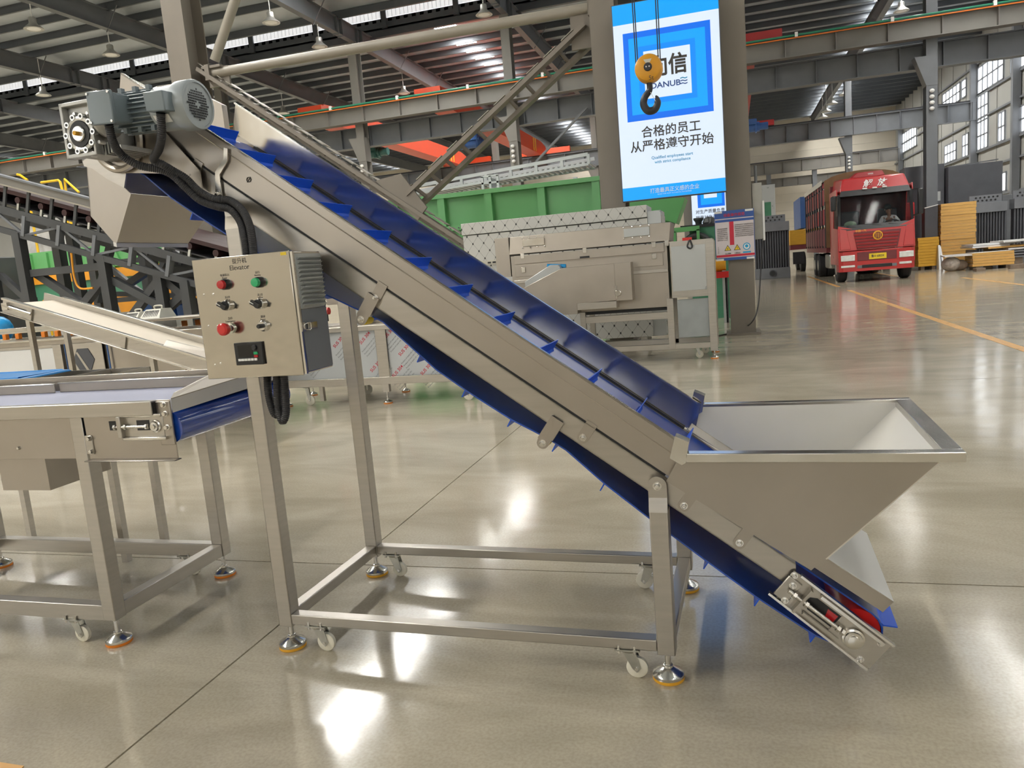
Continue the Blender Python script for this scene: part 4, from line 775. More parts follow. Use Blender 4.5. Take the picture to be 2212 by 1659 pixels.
mb('front_panel', 'sheet', -2.43, -.74, 1.06, 1.19, Y0 + .004, Y0 + .02); mb('cross_bar', 'steel', -2.46, -.69, .985, 1.02, Y0 - .004, Y0 + .02)
for x, z in ((-2.33, 1.30), (-1.60, 1.30), (-.83, 1.295), (-.83, 1.17), (-2.33, 1.14), (-.69, 1.3)): mb('hinge', 'bright', x - .022, x + .022, z - .035, z + .025, Y0 - .014, Y0)
mb('end_box', 'sheet', -2.66, -2.49, 1.07, 1.52, Y0 + .02, Y0 + .5)
# hinged tank bulging to the front
tk_ = [(-2.30, .93), (-1.84, 1.12), (-1.25, 1.125), (-1.25, .72), (-1.69, .71), (-1.69, .60), (-1.95, .60)]
tnk = MB().prism([(x, Y0 - .2, z) for x, z in tk_], (0, .22, 0)).build('hinged_tank', 'sheet', MC, .004); mb('tank_end', 'sheet', -1.25, -1.07, .715, 1.125, Y0 - .2, Y0 + .02, tnk); mb('tank_sill', 'steel', -1.69, -1.25, .64, .715, Y0 - .2, Y0 + .02, tnk)
MB().lathe((-1.225, Y0 - .225, .80), (0, 1, 0), [(.03, 0), (.035, .006), (.035, .025)], 18).build('tank_knob', 'bright', tnk); mb('tank_hinge', 'bright', -1.255, -1.235, .74, .88, Y0 - .215, Y0 - .2, tnk)
MB().prism([(-2.30, Y0 - .1, 1.0), (-1.99, Y0 - .1, 1.165), (-1.89, Y0 - .1, 1.16), (-1.85, Y0 - .1, 1.06), (-2.3, Y0 - .1, .9)], (0, .1, 0)).build('motor_cover', 'film', MC, .004)
MB().cyl((-2.05, Y0 + .02, 1.15), (-1.83, Y0 + .02, 1.13), .035, 12).build('blue_wrap', 'bluebag', MC)
# right-hand cabinet and frame
cab = mb('side_cabinet', 'steel', -.66, -.203, .692, 1.305, Y0 - .02, Y0 + .6); mb('cabinet_panel', 'film', -.645, -.285, .765, 1.25, Y0 - .026, Y0 - .02, cab)
mb('lower_panel', mat('pale_blue_plastic', (.34, .37, .38), .4, .3), -.61, -.275, .25, .67, Y0 + .01, Y0 + .02)
for x0, x1, z0, z1 in ((-.275, -.195, .09, 1.29), (-.72, -.65, .13, .69), (-1.70, -1.64, .2, .6), (-2.46, -2.4, .13, .7)): mb('post', 'steel', x0, x1, z0, z1, Y0 - .025, Y0 + .042); mb('post', 'steel', x0, x1, z0, z1, Y0 + .55, Y0 + .61)
mb('base_rail', 'steel', -2.46, -.202, .125, .185, Y0 - .018, Y0 + .036); mb('base_rail', 'steel', -2.46, -.2, .125, .185, Y0 + .55, Y0 + .61); mb('mid_rail', 'steel', -1.7, -.7, .47, .545, Y0 - .016, Y0 + .034); mb('under_beam', 'iron_d', -1.66, -.72, .56, .6, Y0 + .1, Y0 + .16); mb('side_rail', 'steel', -.26, -.2, .125, .185, Y0 + .04, Y0 + .55)
wbld = lambda n, m, b, p: b.build(n, m, p)
for x in (-.235, -2.43): foot(x, Y0 + .01, 'orange', wbld, MC, .1); foot(x, Y0 + .58, 'orange', wbld, MC, .1)
for x in (-.42, -2.2): caster(x, Y0 + .1, .125, 1, wbld, MC, .042); caster(x + .05, Y0 + .5, .125, 1, wbld, MC, .042)
k = smooth([(-.45, Y0 - .03, 1.3), (-.47, Y0 - .04, 1.24), (-.44, Y0 - .04, 1.215), (-.42, Y0 - .04, 1.24), (-.44, Y0 - .03, 1.31)], 6); MB().rings(k, .009, 8).build('cable_loop', 'rubber', MC); MB().box(-.52, -.42, Y0 - .03, Y0 + .02, 1.305, 1.335).build('red_plug', 'red', MC)
# ================= FILM-WRAPPED TANK =================
def diamond_mat():
    m = bpy.data.materials.new('diamond_print_film'); m.use_nodes = True; nt = m.node_tree; N = nt.nodes; L = nt.links; b = N['Principled BSDF']; b.inputs['Roughness'].default_value = .35
    tc = N.new('ShaderNodeTexCoord'); sp = N.new('ShaderNodeSeparateXYZ'); L.new(tc.outputs['Object'], sp.inputs[0])
    def mth(op, a, b_=None):
        n = N.new('ShaderNodeMath'); n.operation = op
        for i, q in enumerate((a, b_)):
            if q is None: continue
            if isinstance(q, (int, float)): n.inputs[i].default_value = q
            else: L.new(q, n.inputs[i])
        return n.outputs[0]
    hx = mth('ADD', sp.outputs['X'], sp.outputs['Y'])
    px, pz = .155 * S, .205 * S; xx = mth('MULTIPLY', hx, 1 / px); zz = mth('MULTIPLY', sp.outputs['Z'], 1 / pz)
    fu = mth('ABSOLUTE', mth('SUBTRACT', mth('FRACT', mth('ADD', xx, zz)), .5)); fv = mth('ABSOLUTE', mth('SUBTRACT', mth('FRACT', mth('SUBTRACT', xx, zz)), .5))
    ln = mth('MAXIMUM', mth('LESS_THAN', fu, .014), mth('LESS_THAN', fv, .014)); dot = mth('MULTIPLY', mth('LESS_THAN', fu, .085), mth('LESS_THAN', fv, .085))
    mk = mth('MAXIMUM', mth('MULTIPLY', ln, .65), dot); mx = N.new('ShaderNodeMixRGB'); L.new(mk, mx.inputs[0]); mx.inputs[1].default_value = (.60, .60, .57, 1); mx.inputs[2].default_value = (.03, .03, .03, 1); L.new(mx.outputs[0], b.inputs['Base Color'])
    return m
M['diamond'] = diamond_mat()
WB = thing('film_wrapped_tank', 'long pale tank wrapped in diamond-printed protective film behind the stainless machine', 'machine', (-2.2, 10.2, 0))
MB().box(-3.53, -1.03, 10.0, 10.6, .14, 1.655).build('tank_body', 'diamond', WB, .004); MB().box(-3.54, -1.03, 9.985, 10.62, 1.665, 1.82).build('tank_lid', 'diamond', WB, .004); MB().box(-1.03, -.86, 10.02, 10.6, .14, 1.74).build('end_frame', 'film', WB, .004); MB().box(-.86, -.85, 10.08, 10.54, .25, 1.68).build('end_panel', 'diamond', WB)
MB().box(-3.54, -3.0, 9.98, 10.0, 1.24, 1.30).build('slot_rail', 'cream', WB)
for k in range(4): MB().box(-3.2 + .07 * k, -3.155 + .07 * k, 9.976, 9.98, 1.258, 1.28).build('slot', 'dark', WB)
for x in (-3.4, -1.2):
    for y in (10.05, 10.5): MB().box(x, x + .08, y, y + .08, 0, .14).build('foot', 'steel', WB)
# ================= GREEN TROUGH =================
GT = thing('green_trough', 'large green steel trough with vertical ribs behind the columns', 'machine', (-3.6, 14.5, 0))
MB().box(-6.4, -2.1, 14.12, 15.5, 1.25, 2.62).build('trough_wall', 'green', GT); MB().box(-6.5, -2.0, 13.98, 15.6, 2.6, 2.68).build('rim', 'green', GT); MB().box(-6.5, -2.0, 14.0, 14.12, 1.98, 2.07).build('waist_flange', 'green', GT); MB().box(-6.5, -2.0, 13.95, 15.6, 1.2, 1.28).build('base_flange', 'green', GT)
for x in (-6.3, -5.33, -4.38, -3.35, -2.33): MB().box(x - .07, x + .07, 14.0, 14.12, 1.28, 2.6).build('rib', 'green', GT)
for x in (-6.2, -2.3):
    for y in (14.1, 15.3): MB().box(x - .1, x + .1, y, y + .2, 0, 1.2).build('leg', 'green', GT)
for k in range(24): MB().cyl((-6.2 + .17 * k, 13.975, 2.025), (-6.2 + .17 * k, 14.0, 2.025), .014, 6).build('bolt', 'iron', GT)
MB().hexa([(-1.5, 14.1, 1.95), (-.95, 14.1, 1.72), (-.95, 14.9, 1.72), (-1.5, 14.9, 1.95)], [(-2.0, 14.1, 2.25), (-.77, 14.1, 2.15), (-.77, 14.9, 2.15), (-2.0, 14.9, 2.25)]).build('spout', 'green', GT); MB().prism([(-1.3, 14.2, 1.9), (-1.0, 14.2, 1.75), (-1.12, 14.2, 1.45), (-1.3, 14.2, 1.45)], (0, .5, 0)).build('spout_foot', 'green', GT)
# ladder-like roller frame above the trough
RF = thing('roller_track', 'pale aluminium roller track with upright frames above the green trough', 'machine', (-4.8, 16.2, 0))
pa = 'slate_l'; M['alu'] = mat('pale_aluminium', (.48, .50, .52), .4, .6, .06, 3); pa = 'alu'
a, c = PY(845, 412, 16.2), PY(1270, 333, 16.2)
for y in (16.2, 17.0):
    MB().bar((a[0], y, a[2]), (c[0], y, c[2]), .05, .07).build('rail', pa, RF); MB().bar((a[0], y, a[2] - .16), (c[0], y, c[2] - .2), .05, .05).build('rail', pa, RF)
for k in range(9):
    t = k / 8; x = a[0] + (c[0] - a[0]) * t; z = a[2] + (c[2] - a[2]) * t; MB().box(x - .03, x + .03, 16.18, 16.24, z - .2, z).build('upright', pa, RF)
for k in range(40):
    t = k / 39; x = a[0] + (c[0] - a[0]) * t; z = a[2] - .16 + (c[2] - a[2]) * t; MB().cyl((x, 16.22, z), (x, 17.0, z), .035, 8).build('roller', pa, RF)
for x in (a[0] + .3, c[0] - .3):
    for y in (16.2, 17.0): MB().box(x - .04, x + .04, y - .04, y + .04, 0, 2.95).build('leg', pa, RF)
p = PY(1060, 395, 15.9); fr = MB()
for dx in (-.17, 0, .17): fr.box(p[0] + dx - .025, p[0] + dx + .025, 15.85, 15.9, p[2] - .14, p[2] + .14)
for dz in (-.14, 0, .14): fr.box(p[0] - .19, p[0] + .19, 15.85, 15.9, p[2] + dz - .02, p[2] + dz + .02)
fr.box(p[0] - .03, p[0] + .03, 15.9, 16.2, p[2] - .1, p[2] + .1); fr.build('window_frame', pa, RF)
# green machine parts right of the sign column
GM = thing('green_machine', 'mid-green machine with arched guard behind the stainless cabinet', 'machine', (-.6, 14, 0))
z_ = lambda x, y: PY(1430 + x / 7.54, 400 + y / 7.54, 14)
q = [z_(445, 700), z_(850, 690), z_(850, 890), z_(445, 900)]; MB().box(q[0][0], q[1][0] + .3, 14.0, 14.6, 0.2, q[0][2]).build('body', 'green_d', GM); MB().box(q[0][0], q[1][0] + .3, 13.95, 14.7, 0, .2).build('plinth', 'green_d', GM)
q = z_(190, 760); MB().box(q[0], q[0] + .45, 13.8, 14.0, q[2] - .02, q[2] + .06).build('bracket', 'green', GM); MB().box(q[0], q[0] + .05, 13.8, 14.0, q[2] - .3, q[2]).build('bracket', 'green', GM); MB().box(q[0] + .4, q[0] + .45, 13.8, 14.0, q[2] - .3, q[2]).build('bracket', 'green', GM)
ac = z_(570, 900); MB().rings(arc((ac[0], 13.9, ac[2] - .15), .24, 0, math.pi, 14), .05, 8).build('arched_guard', 'iron_d', GM)
q = z_(590, 640); MB().lathe((q[0], 14.2, q[2] - .05), (0, 0, 1), [(.05, 0), (.06, .1), (.09, .14), (.09, .17)], 14).build('cup', 'iron_d', GM); MB().bar(z_(300, 690), z_(840, 640), .05, .05).build('lever', 'iron_k', GM)
for k in range(4): MB().sphere(z_(750 + 25 * k, 600 + 20 * (k % 2)) + np.array([0, .1, 0]), .1, 8).build('valve', 'iron_d', GM)
o = thing('pump_stand', 'small stand with yellow pump and red base beneath the notice board', 'machine', (-.2, 13, 0))
z2 = lambda x, y: PY(1430 + x / 7.54, 400 + y / 7.54, 13)
q = z2(915, 1310); MB().cyl((q[0] - .1, 13, q[2]), (q[0] + .12, 13, q[2]), .1, 14).build('pump', 'hook_y', o); MB().box(q[0] - .14, q[0] + .16, 12.9, 13.15, q[2] - .2, q[2] - .1).build('base', 'red', o); q2 = z2(1010, 1400); MB().box(q2[0] - .03, q2[0] + .03, 12.95, 13.01, 0, q2[2] + .25).build('post', 'film', o)
for dx in (-.1, .12): MB().box(q[0] + dx - .02, q[0] + dx + .02, 12.95, 13.0, 0, q[2] - .2).build('leg', 'iron_d', o)
# ================= FLAT BELT TABLE (left foreground) =================
TB = thing('flat_belt_conveyor', 'stainless flat belt conveyor with blue end roller in the left foreground', 'conveyor', (-2.4, 2.24, 0))
TX0, TY0, TY1 = -3.45, 1.93, 2.555
def tb(name, mt, x0, x1, y0, y1, z0, z1, par=None, bev=.0025): return MB().box(x0, x1, y0, y1, z0, z1).build(name, mt, par or TB, bev)
for x in (-2.093, -3.3):
    for y in (TY0, TY1 - .05): tb('leg', 'steel', x, x + .05, y, y + .05, .09, .81); foot(x + .025, y + .025, 'orange', wbld, TB, .092)
zr = PY(100, 1303, TY0)[2]
for y in (TY0 + .004, TY1 - .05): tb('rail', 'steel', TX0, -2.093, y, y + .042, zr - .055, zr)
tb('crossbar', 'steel', -2.09, -2.046, TY0 + .05, TY1 - .05, zr - .05, zr); tb('crossbar', 'steel', -3.3, -3.256, TY0 + .05, TY1 - .05, zr - .05, zr)
caster(-2.235, TY0 + .02, zr - .055, 1, wbld, TB, .029); caster(-2.235, TY1 - .03, zr - .055, 1, wbld, TB, .029)
tb('side_channel', 'steel_u', TX0, -1.735, TY0 - .03, TY0 + .0, .798, .842); tb('channel_end', 'dark', -1.7348, -1.734, TY0 - .026, TY0 - .004, .802, .838)
tb('near_side', 'sheet', TX0, -2.043, TY0 + .006, TY0 + .010, .655, .80); tb('far_side', 'sheet', TX0, -1.69, TY1 - .012, TY1 - .008, .66, .86)
ep = tb('end_side', 'sheet', -2.03, -1.685, TY0 - .004, TY0, .655, .842); tb('end_lip', 'sheet', -2.03, -1.675, TY0 - .03, TY0, .652, .656)
tb('tail_bracket', 'sheet', -1.735, -1.682, TY0 - .012, TY0 - .004, .70, .838)
# take-up
for x, z in ((-1.70, .828), (-1.70, .80), (-1.70, .757)): MB().lathe((x, TY0 - .012, z), (0, -1, 0), [(.009, 0), (.009, .002), (.006, .003), (.006, .012)], 12).build('bolt', 'bolt', TB)
_tb = tb
def tb(name, mt, x0, x1, y0, y1, z0, z1, par=None, bev=.0025):
    k = lambda x: -1.705 + (x + 1.722) * 1.38; h = lambda z: .763 + (z - .763) * 1.25
    return _tb(name, mt, k(x0), k(x1), y0, y1, h(z0), h(z1), par, bev)
tu = tb('takeup_plate', 'steel', -1.842, -1.727, TY0 - .014, TY0 - .006, .735, .79); tb('takeup_lip', 'bright', -1.845, -1.725, TY0 - .026, TY0 - .006, .787, .795, tu); tb('takeup_lip', 'bright', -1.838, -1.72, TY0 - .026, TY0 - .006, .728, .736, tu)
tb('stop_plate', 'steel', -1.848, -1.836, TY0 - .03, TY0 - .006, .735, .79, tu); tb('slot', 'dark', -1.80, -1.765, TY0 - .0155, TY0 - .0142, .752, .778, tu); tb('slot', 'dark', -1.885, -1.85, TY0 - .0055, TY0 - .0042, .752, .776, tu)
MB().cyl((-1.893, TY0 - .024, .763), (-1.765, TY0 - .024, .763), .005, 12).build('tension_rod', 'bolt', tu)
for x in (-1.893, -1.853, -1.772): MB().cyl((x, TY0 - .024, .763), (x + .008, TY0 - .024, .763), .009, 6).build('nut', 'bright', tu)
MB().lathe((-1.741, TY0 - .032, .762), (0, 1, 0), [(.008, 0), (.008, .006), (.014, .007), (.016, .012), (.02, .014), (.021, .022)], 24).build('bearing', 'bright', tu)
tb = _tb
hg = tb('hinge', 'steel', -2.035, -2.005, TY0 - .008, TY0 - .002, .672, .735)
for z in (.683, .725): MB().lathe((-2.012, TY0 - .008, z), (0, -1, 0), [(.008, 0), (.008, .003), (.005, .01)], 10).build('bolt', 'bolt', hg)
MB().lathe((-2.33, TY0 + .006, .695), (0, -1, 0), [(.007, 0), (.004, .008)], 10).build('bolt', 'bolt', TB)
MB().cyl((-1.712, TY0 + .004, .752), (-1.712, TY1 - .012, .752), .052, 36).build('end_roller', 'belt_gloss', TB, label='glossy blue belt turning round the end roller')
tb('belt_top', 'lilac', TX0, -1.72, TY0 + .02, TY1 - .016, .79, .80); tb('belt_return', 'belt', TX0, -1.72, TY0 + .02, TY1 - .016, .70, .704)
MB().prism([(-1.685, TY0, .842), (-1.685, TY1, .862), (-1.685, TY1, .815), (-1.685, TY0, .80)], (.003, 0, 0)).build('end_strip', 'cover_white', TB)  # white colour stands in for the polished strip's bright reflection
MB().hexa([(-1.95, TY1 - .3, .812), (-1.683, TY0, .842), (-1.683, TY1, .862), (-1.95, TY1, .862)], [(-1.95, TY1 - .3, .814), (-1.683, TY0, .845), (-1.683, TY1, .865), (-1.95, TY1, .865)]).build('deflector', 'sheet', TB)
# guide wall and tray behind the belt
tb('guide_wall', 'sheet', -2.725, -1.97, 2.492, 2.496, .80, .838); tb('guide_lip', 'bright', -2.725, -1.97, 2.485, 2.50, .836, .842); tb('guide_wall', 'sheet', TX0, -2.735, 2.478, 2.482, .80, .836); tb('guide_lip', 'bright', TX0, -2.735, 2.472, 2.486, .834, .840)
# chute hanging below the belt
q = [PY(x, y, TY0 + .12) for x, y in ((5, 998), (96, 998), (105, 1061), (8, 1059))]
MB().box(q[0][0] - .02, q[1][0], TY0 + .12, TY0 + .124, q[3][2], .66).build('drop_chute', 'sheet', TB); MB().box(q[1][0], q[1][0] + .004, TY0 + .12, TY0 + .4, q[3][2], .66).build('drop_chute_side', 'sheet', TB)
# tray with blue lid at the back edge
TR = thing('steel_tray', 'shallow stainless divided tray behind the foreground belt', 'tray', (-2.7, 2.75, 0))
for x0, x1, y0, y1 in ((-3.6, -2.62, 2.60, 2.605), (-3.6, -2.62, 2.90, 2.905), (-2.625, -2.62, 2.6, 2.905), (-2.85, -2.845, 2.6, 2.905)): MB().box(x0, x1, y0, y1, .79, .845).build('tray_wall', 'steel', TR)
MB().box(-3.6, -2.62, 2.60, 2.905, .785, .79).build('tray_floor', 'sheet', TR)
for x in (-3.5, -2.68):
    for y in (2.62, 2.86): MB().box(x, x + .03, y, y + .03, 0, .785).build('leg', 'steel', TR)
o = thing('plastic_cover', 'blue plastic cover lying on the divided tray at the left edge', 'cover', (-3.2, 2.75, .846)); MB().hexa([(-3.6, 2.56, .847), (-3.02, 2.56, .847), (-3.05, 2.88, .847), (-3.6, 2.88, .847)], [(-3.6, 2.57, .857), (-3.03, 2.57, .857), (-3.06, 2.87, .857), (-3.6, 2.87, .857)]).build('lid_plate', 'bluelid', o, .004)
MB().rings([(-3.58, 2.59, .857), (-3.05, 2.59, .857), (-3.08, 2.85, .857), (-3.58, 2.85, .857)], .005, 8, closed=True).build('lid_rim', 'bluelid', o)
# ================= SMALL BEIGE-BELT CONVEYOR =================
SC = thing('small_incline_conveyor', 'small tilted conveyor with a beige belt behind the control box', 'conveyor', (-5, 5.2, 0))
sa, sb_ = np.array([-5.895, 5.0, 1.275]), np.array([-3.75, 5.0, .60]); sd = sb_ - sa; sd /= np.linalg.norm(sd); sn = np.array([-sd[2], 0, sd[0]]); SW = .40
def sp(t, n, y=0.0): return sa + sd * t + sn * n + np.array([0, y, 0])
TL_ = 2.25
def sl(name, mt, t0, t1, n0, n1, y0, y1, par=None): return MB().prism([sp(t0, n0, y0), sp(t1, n0, y0), sp(t1, n1, y0), sp(t0, n1, y0)], (0, y1 - y0, 0)).build(name, mt, par or SC, .002)
sl('side_frame', 'steel_u', .0, TL_, -.125, -.02, .0, .012); sl('side_lip', 'bright', .0, TL_, -.02, .0, -.02, .02); sl('side_lip', 'bright', .0, TL_, -.13, -.122, -.02, .02); sl('side_frame', 'steel_u', .0, TL_, -.125, .02, SW, SW + .012); sl('side_lip', 'bright', .2, TL_, .02, .03, SW - .01, SW + .03)
sl('belt', 'beige_belt', .12, TL_, -.03, -.022, .02, SW); sl('belt_return', 'beige_belt', .12, TL_, -.105, -.1, .02, SW); MB().cyl(sp(.12, -.065, .02), sp(.12, -.065, SW), .042, 20).build('nose_roller', 'beige_belt', SC)
for t in (.27, 1.22, 2.0): sl('clamp', 'steel', t, t + .05, -.12, -.02, -.014, 0)
sl('slot', 'dark', .06, .25, -.075, -.05, -.004, 0); MB().cyl(sp(.02, -.062, -.02), sp(.32, -.066, -.02), .012, 10).build('tension_rod', 'bright', SC); MB().box(*[float(q) for q in (sp(.03, 0)[0] - .03, sp(.03, 0)[0] + .03, 4.97, 5.0, sp(.03, -.1)[2], sp(.03, -.04)[2])]).build('bearing_block', 'bright', SC)
MB().hexa([sp(1.62, .0, .0), sp(2.05, .0, .0), sp(2.05, .0, .1), sp(1.62, .0, .1)], [sp(1.6, .03, .05), sp(2.1, .05, .05), sp(2.1, .05, .08), sp(1.6, .03, .08)]).build('side_guide', 'sheet', SC)
for t, y in ((1.5, .01), (1.5, SW - .04), (.25, .01), (.25, SW - .04)):
    p = sp(t, -.12, y); MB().box(p[0] - .02, p[0] + .02, p[1], p[1] + .04, 0, p[2]).build('leg', 'steel', SC)
for t in (.25, 1.5): p = sp(t, 0, 0); MB().box(p[0] - .015, p[0] + .015, 5.04, 5.0 + SW - .04, .2, .24).build('crossbar', 'steel', SC)
# ================= BRUSH-ROLLER WASHER (orange rollers) =================
RW = thing('roller_washer', 'long stainless washing line edged with orange rollers behind the small conveyor', 'machine', (-6, 6.1, 0))
def rw(name, mt, x0, x1, y0, y1, z0, z1, par=None): return MB().box(x0, x1, y0, y1, z0, z1).build(name, mt, par or RW, .003)
rw('tank_wall', 'sheet', -8.2, -4.4, 5.82, 5.84, .45, .86); rw('tank_wall', 'sheet', -8.2, -4.4, 6.5, 6.52, .45, .86); rw('tank_floor', 'sheet', -8.2, -4.4, 5.82, 6.52, .43, .46); rw('rail', 'bright', -8.2, -5.55, 5.76, 5.84, .845, .865); rw('rail', 'bright', -8.2, -5.7, 5.9, 5.94, .93, .95); rw('rail', 'bright', -8.2, -4.4, 6.46, 6.52, .93, .97); rw('rail', 'bright', -8.2, -4.4, 6.4, 6.44, .83, .86)
rw('white_panel', 'panelw', -8.0, -6.33, 5.80, 5.82, .53, .77); rw('panel_frame', 'steel', -8.0, -6.24, 5.805, 5.825, .77, .80); rw('panel_post', 'steel', -6.32, -6.22, 5.78, 5.83, .40, .80)
gd = rw('gear_door', 'steel', -6.17, -5.74, 5.79, 5.80, .47, .80); MB().lathe((-5.97, 5.785, .64), (0, 1, 0), [(.125, 0), (.125, .004)], 6).build('door_hole', 'slate', gd); MB().prism([(-6.05, 5.782, .71), (-6.03, 5.782, .72), (-5.92, 5.782, .54), (-5.95, 5.782, .54)], (0, .003, 0)).build('door_brace', 'steel', gd)
rw('blue_strip', 'steelblue', -5.69, -5.675, 5.79, 5.80, .5, .77); rw('blue_strip', 'steelblue', -6.19, -6.18, 5.79, 5.80, .47, .80)
for k in range(10): rw('orange_roller_end', 'orange', -7.2 + .165 * k, -7.155 + .165 * k, 5.88, 5.92, .875, .93)
for k in range(8): rw('orange_roller_end', 'orange', -6.6 + .15 * k, -6.56 + .15 * k, 6.44, 6.48, .965, 1.01)
for k in range(4): rw('orange_roller_end', 'orange', -5.3 + .16 * k, -5.25 + .16 * k, 6.38, 6.41, .865, .92)
for x in (-8.0, -6.2, -4.6):
    for y in (5.84, 6.46): rw('leg', 'steel', x, x + .05, y, y + .05, 0, .45)
rw('lid', 'sheet', -5.75, -4.4, 6.0, 6.46, .955, .971)
ct = rw('motor_cover', 'cream', -6.0, -5.5, 6.55, 6.8, .5, .96)
for x0, sz in ((np.array([-5.43, 6.2, 0]), .55), (np.array([-5.72, 6.25, 0]), .45)):
    g = thing('vent_crate', 'grey slatted crate with a loop handle behind the beige belt' if sz == .55 else 'second, smaller-looking slatted crate further left behind the beige belt', 'crate', (x0[0], x0[1], .97))
    MB().hexa([(x0[0] - .22 * sz, x0[1] - .1, .972), (x0[0] + .22 * sz, x0[1] - .1, .972), (x0[0] + .22 * sz, x0[1] + .14, .972), (x0[0] - .22 * sz, x0[1] + .14, .972)], [(x0[0] - .2 * sz, x0[1], (.972 + .158 * sz)), (x0[0] + .12 * sz, x0[1], (.972 + .158 * sz)), (x0[0] + .12 * sz, x0[1] + .14, (.972 + .158 * sz)), (x0[0] - .2 * sz, x0[1] + .14, (.972 + .158 * sz))]).build('shell', 'cream', g)
    for k in range(9): MB().hexa([(x0[0] - .17 * sz + .036 * k * sz, x0[1] - .082, .972 + .028 * sz), (x0[0] - .155 * sz + .036 * k * sz, x0[1] - .082, .972 + .028 * sz), (x0[0] - .155 * sz + .036 * k * sz, x0[1] - .07, .972 + .028 * sz), (x0[0] - .17 * sz + .036 * k * sz, x0[1] - .07, .972 + .028 * sz)], [(x0[0] - .18 * sz + .034 * k * sz, x0[1] - .02, .972 + .138 * sz), (x0[0] - .165 * sz + .034 * k * sz, x0[1] - .02, .972 + .138 * sz), (x0[0] - .165 * sz + .034 * k * sz, x0[1] - .0, .972 + .138 * sz), (x0[0] - .18 * sz + .034 * k * sz, x0[1] - .0, .972 + .138 * sz)]).build('slat_gap', 'dark', g)
    MB().rings(smooth([(x0[0] - .1 * sz, x0[1] + .06, (.972 + .158 * sz)), (x0[0] - .1 * sz, x0[1] + .06, (.972 + .21 * sz)), (x0[0] + .05 * sz, x0[1] + .06, (.972 + .21 * sz)), (x0[0] + .05 * sz, x0[1] + .06, (.972 + .158 * sz))], 4), .008, 8).build('handle', 'cream', g)
o = thing('blue_bag', 'crumpled bright blue bag at the far left edge', 'bag', (-8.3, 7.2, .9)); p = PY(5, 708, 7.0)
MB().sphere((p[0] - .05, 7.0, p[2] - .02), .17, 14, (1, .8, .95)).build('bag_body', 'bluebag', o); MB().box(p[0] - .4, p[0] + .3, 6.85, 7.2, 0, p[2] - .17).build('bag_stand', 'slate', o)
# ================= FILM-COVERED BENCH =================
FB = thing('film_bench', 'steel bench on castors with pale film panels printed in red and grey', 'bench', (-3.5, 6.8, 0))
YF_ = 6.45
def fbx(name, mt, x0, x1, z0, z1, y0=YF_, y1=YF_ + .01, par=None): return MB().box(x0, x1, y0, y1, z0, z1).build(name, mt, par or FB, .002)
pf = mat('protective_film', (.52, .55, .575), .38, 0, .03, 1.5); M['pfilm'] = pf
for x0, x1 in ((-4.23, -3.235), (-3.125, -2.2)): fbx('film_panel', 'pfilm', x0, x1, .255, .70, YF_ + .02, YF_ + .025)
for x0, x1 in ((-3.235, -3.125), (-4.29, -4.235), (-2.2, -2.14)): fbx('post', 'steel', x0, x1, .19, .74)
fbx('leg', 'steel', -3.212, -3.15, .11, .188, YF_ + .004, YF_ + .05); fbx('sill', 'steel', -4.29, -2.14, .185, .255, YF_ - .004, YF_ + .012); fbx('top_rail', 'steel', -4.29, -2.14, .70, .745, YF_ - .01, YF_ + .03); fbx('bench_top', 'sheet', -4.29, -2.14, .735, .75, YF_, YF_ + .7)
fbx('back_panel', 'pfilm', -4.23, -2.2, .25, .7, YF_ + .66, YF_ + .665)
for x in (-3.181, -4.26, -2.17): foot(x, YF_ + .02, 'orange', wbld, FB, .12); foot(x - .1, YF_ + .66, 'orange', wbld, FB, .26)
for x in (-4.05, -2.4): caster(x, YF_ + .05, .185, 1, wbld, FB, .05)
caster(-3.7, YF_ + .6, .185, 1, wbld, FB, .05)
for x in (-3.9, -2.3):
    for y in (YF_ + .02, YF_ + .63): MB().box(x, x + .04, y, y + .04, .04, .2).build('leg', 'steel', FB)
for x, z in ((-3.63, .61), (-3.35, .63), (-3.27, .36), (-2.96, .50), (-3.05, .30), (-2.76, .31), (-3.95, .45), (-3.10, .66), (-2.6, .6)):
    text('film_print', 'SUS 304', .044, (x, YF_ + .019, z), FB, 'boardred', rot=(math.pi / 2, -.75, 0), ext=.0003, bold=.01)
    for k in range(3): text('film_print', 'Product of steel mill, this film', .019, (x + .04 + .022 * k, YF_ + .019, z - .055 - .022 * k), FB, 'slate_l', rot=(math.pi / 2, -.75, 0), ext=.0002)
# valve and small parts on the bench
VB = thing('valve_box', 'small steel box with red-handled valve on the film bench', 'valve', (-3.7, 6.7, .75)); MB().box(-3.75, -3.0, 6.75, 7.05, .75, .95).build('box', 'sheet', VB, .003); p = PY(705, 672, 6.7); MB().cyl((p[0] - .05, 6.7, p[2]), (p[0] + .03, 6.7, p[2]), .035, 14).build('red_handle', 'red', VB); MB().cyl((p[0], 6.7, .8), (p[0], 6.7, p[2]), .014, 8).build('stem', 'iron_k', VB)
MB().box(p[0] - .1, p[0] + .2, 6.9, 6.95, .95, 1.02).build('backplate', 'sheet', VB)
for x in (-3.52, -3.12): MB().box(x, x + .1, 6.58, 6.75, .751, .9).build('side_box', 'film', VB)
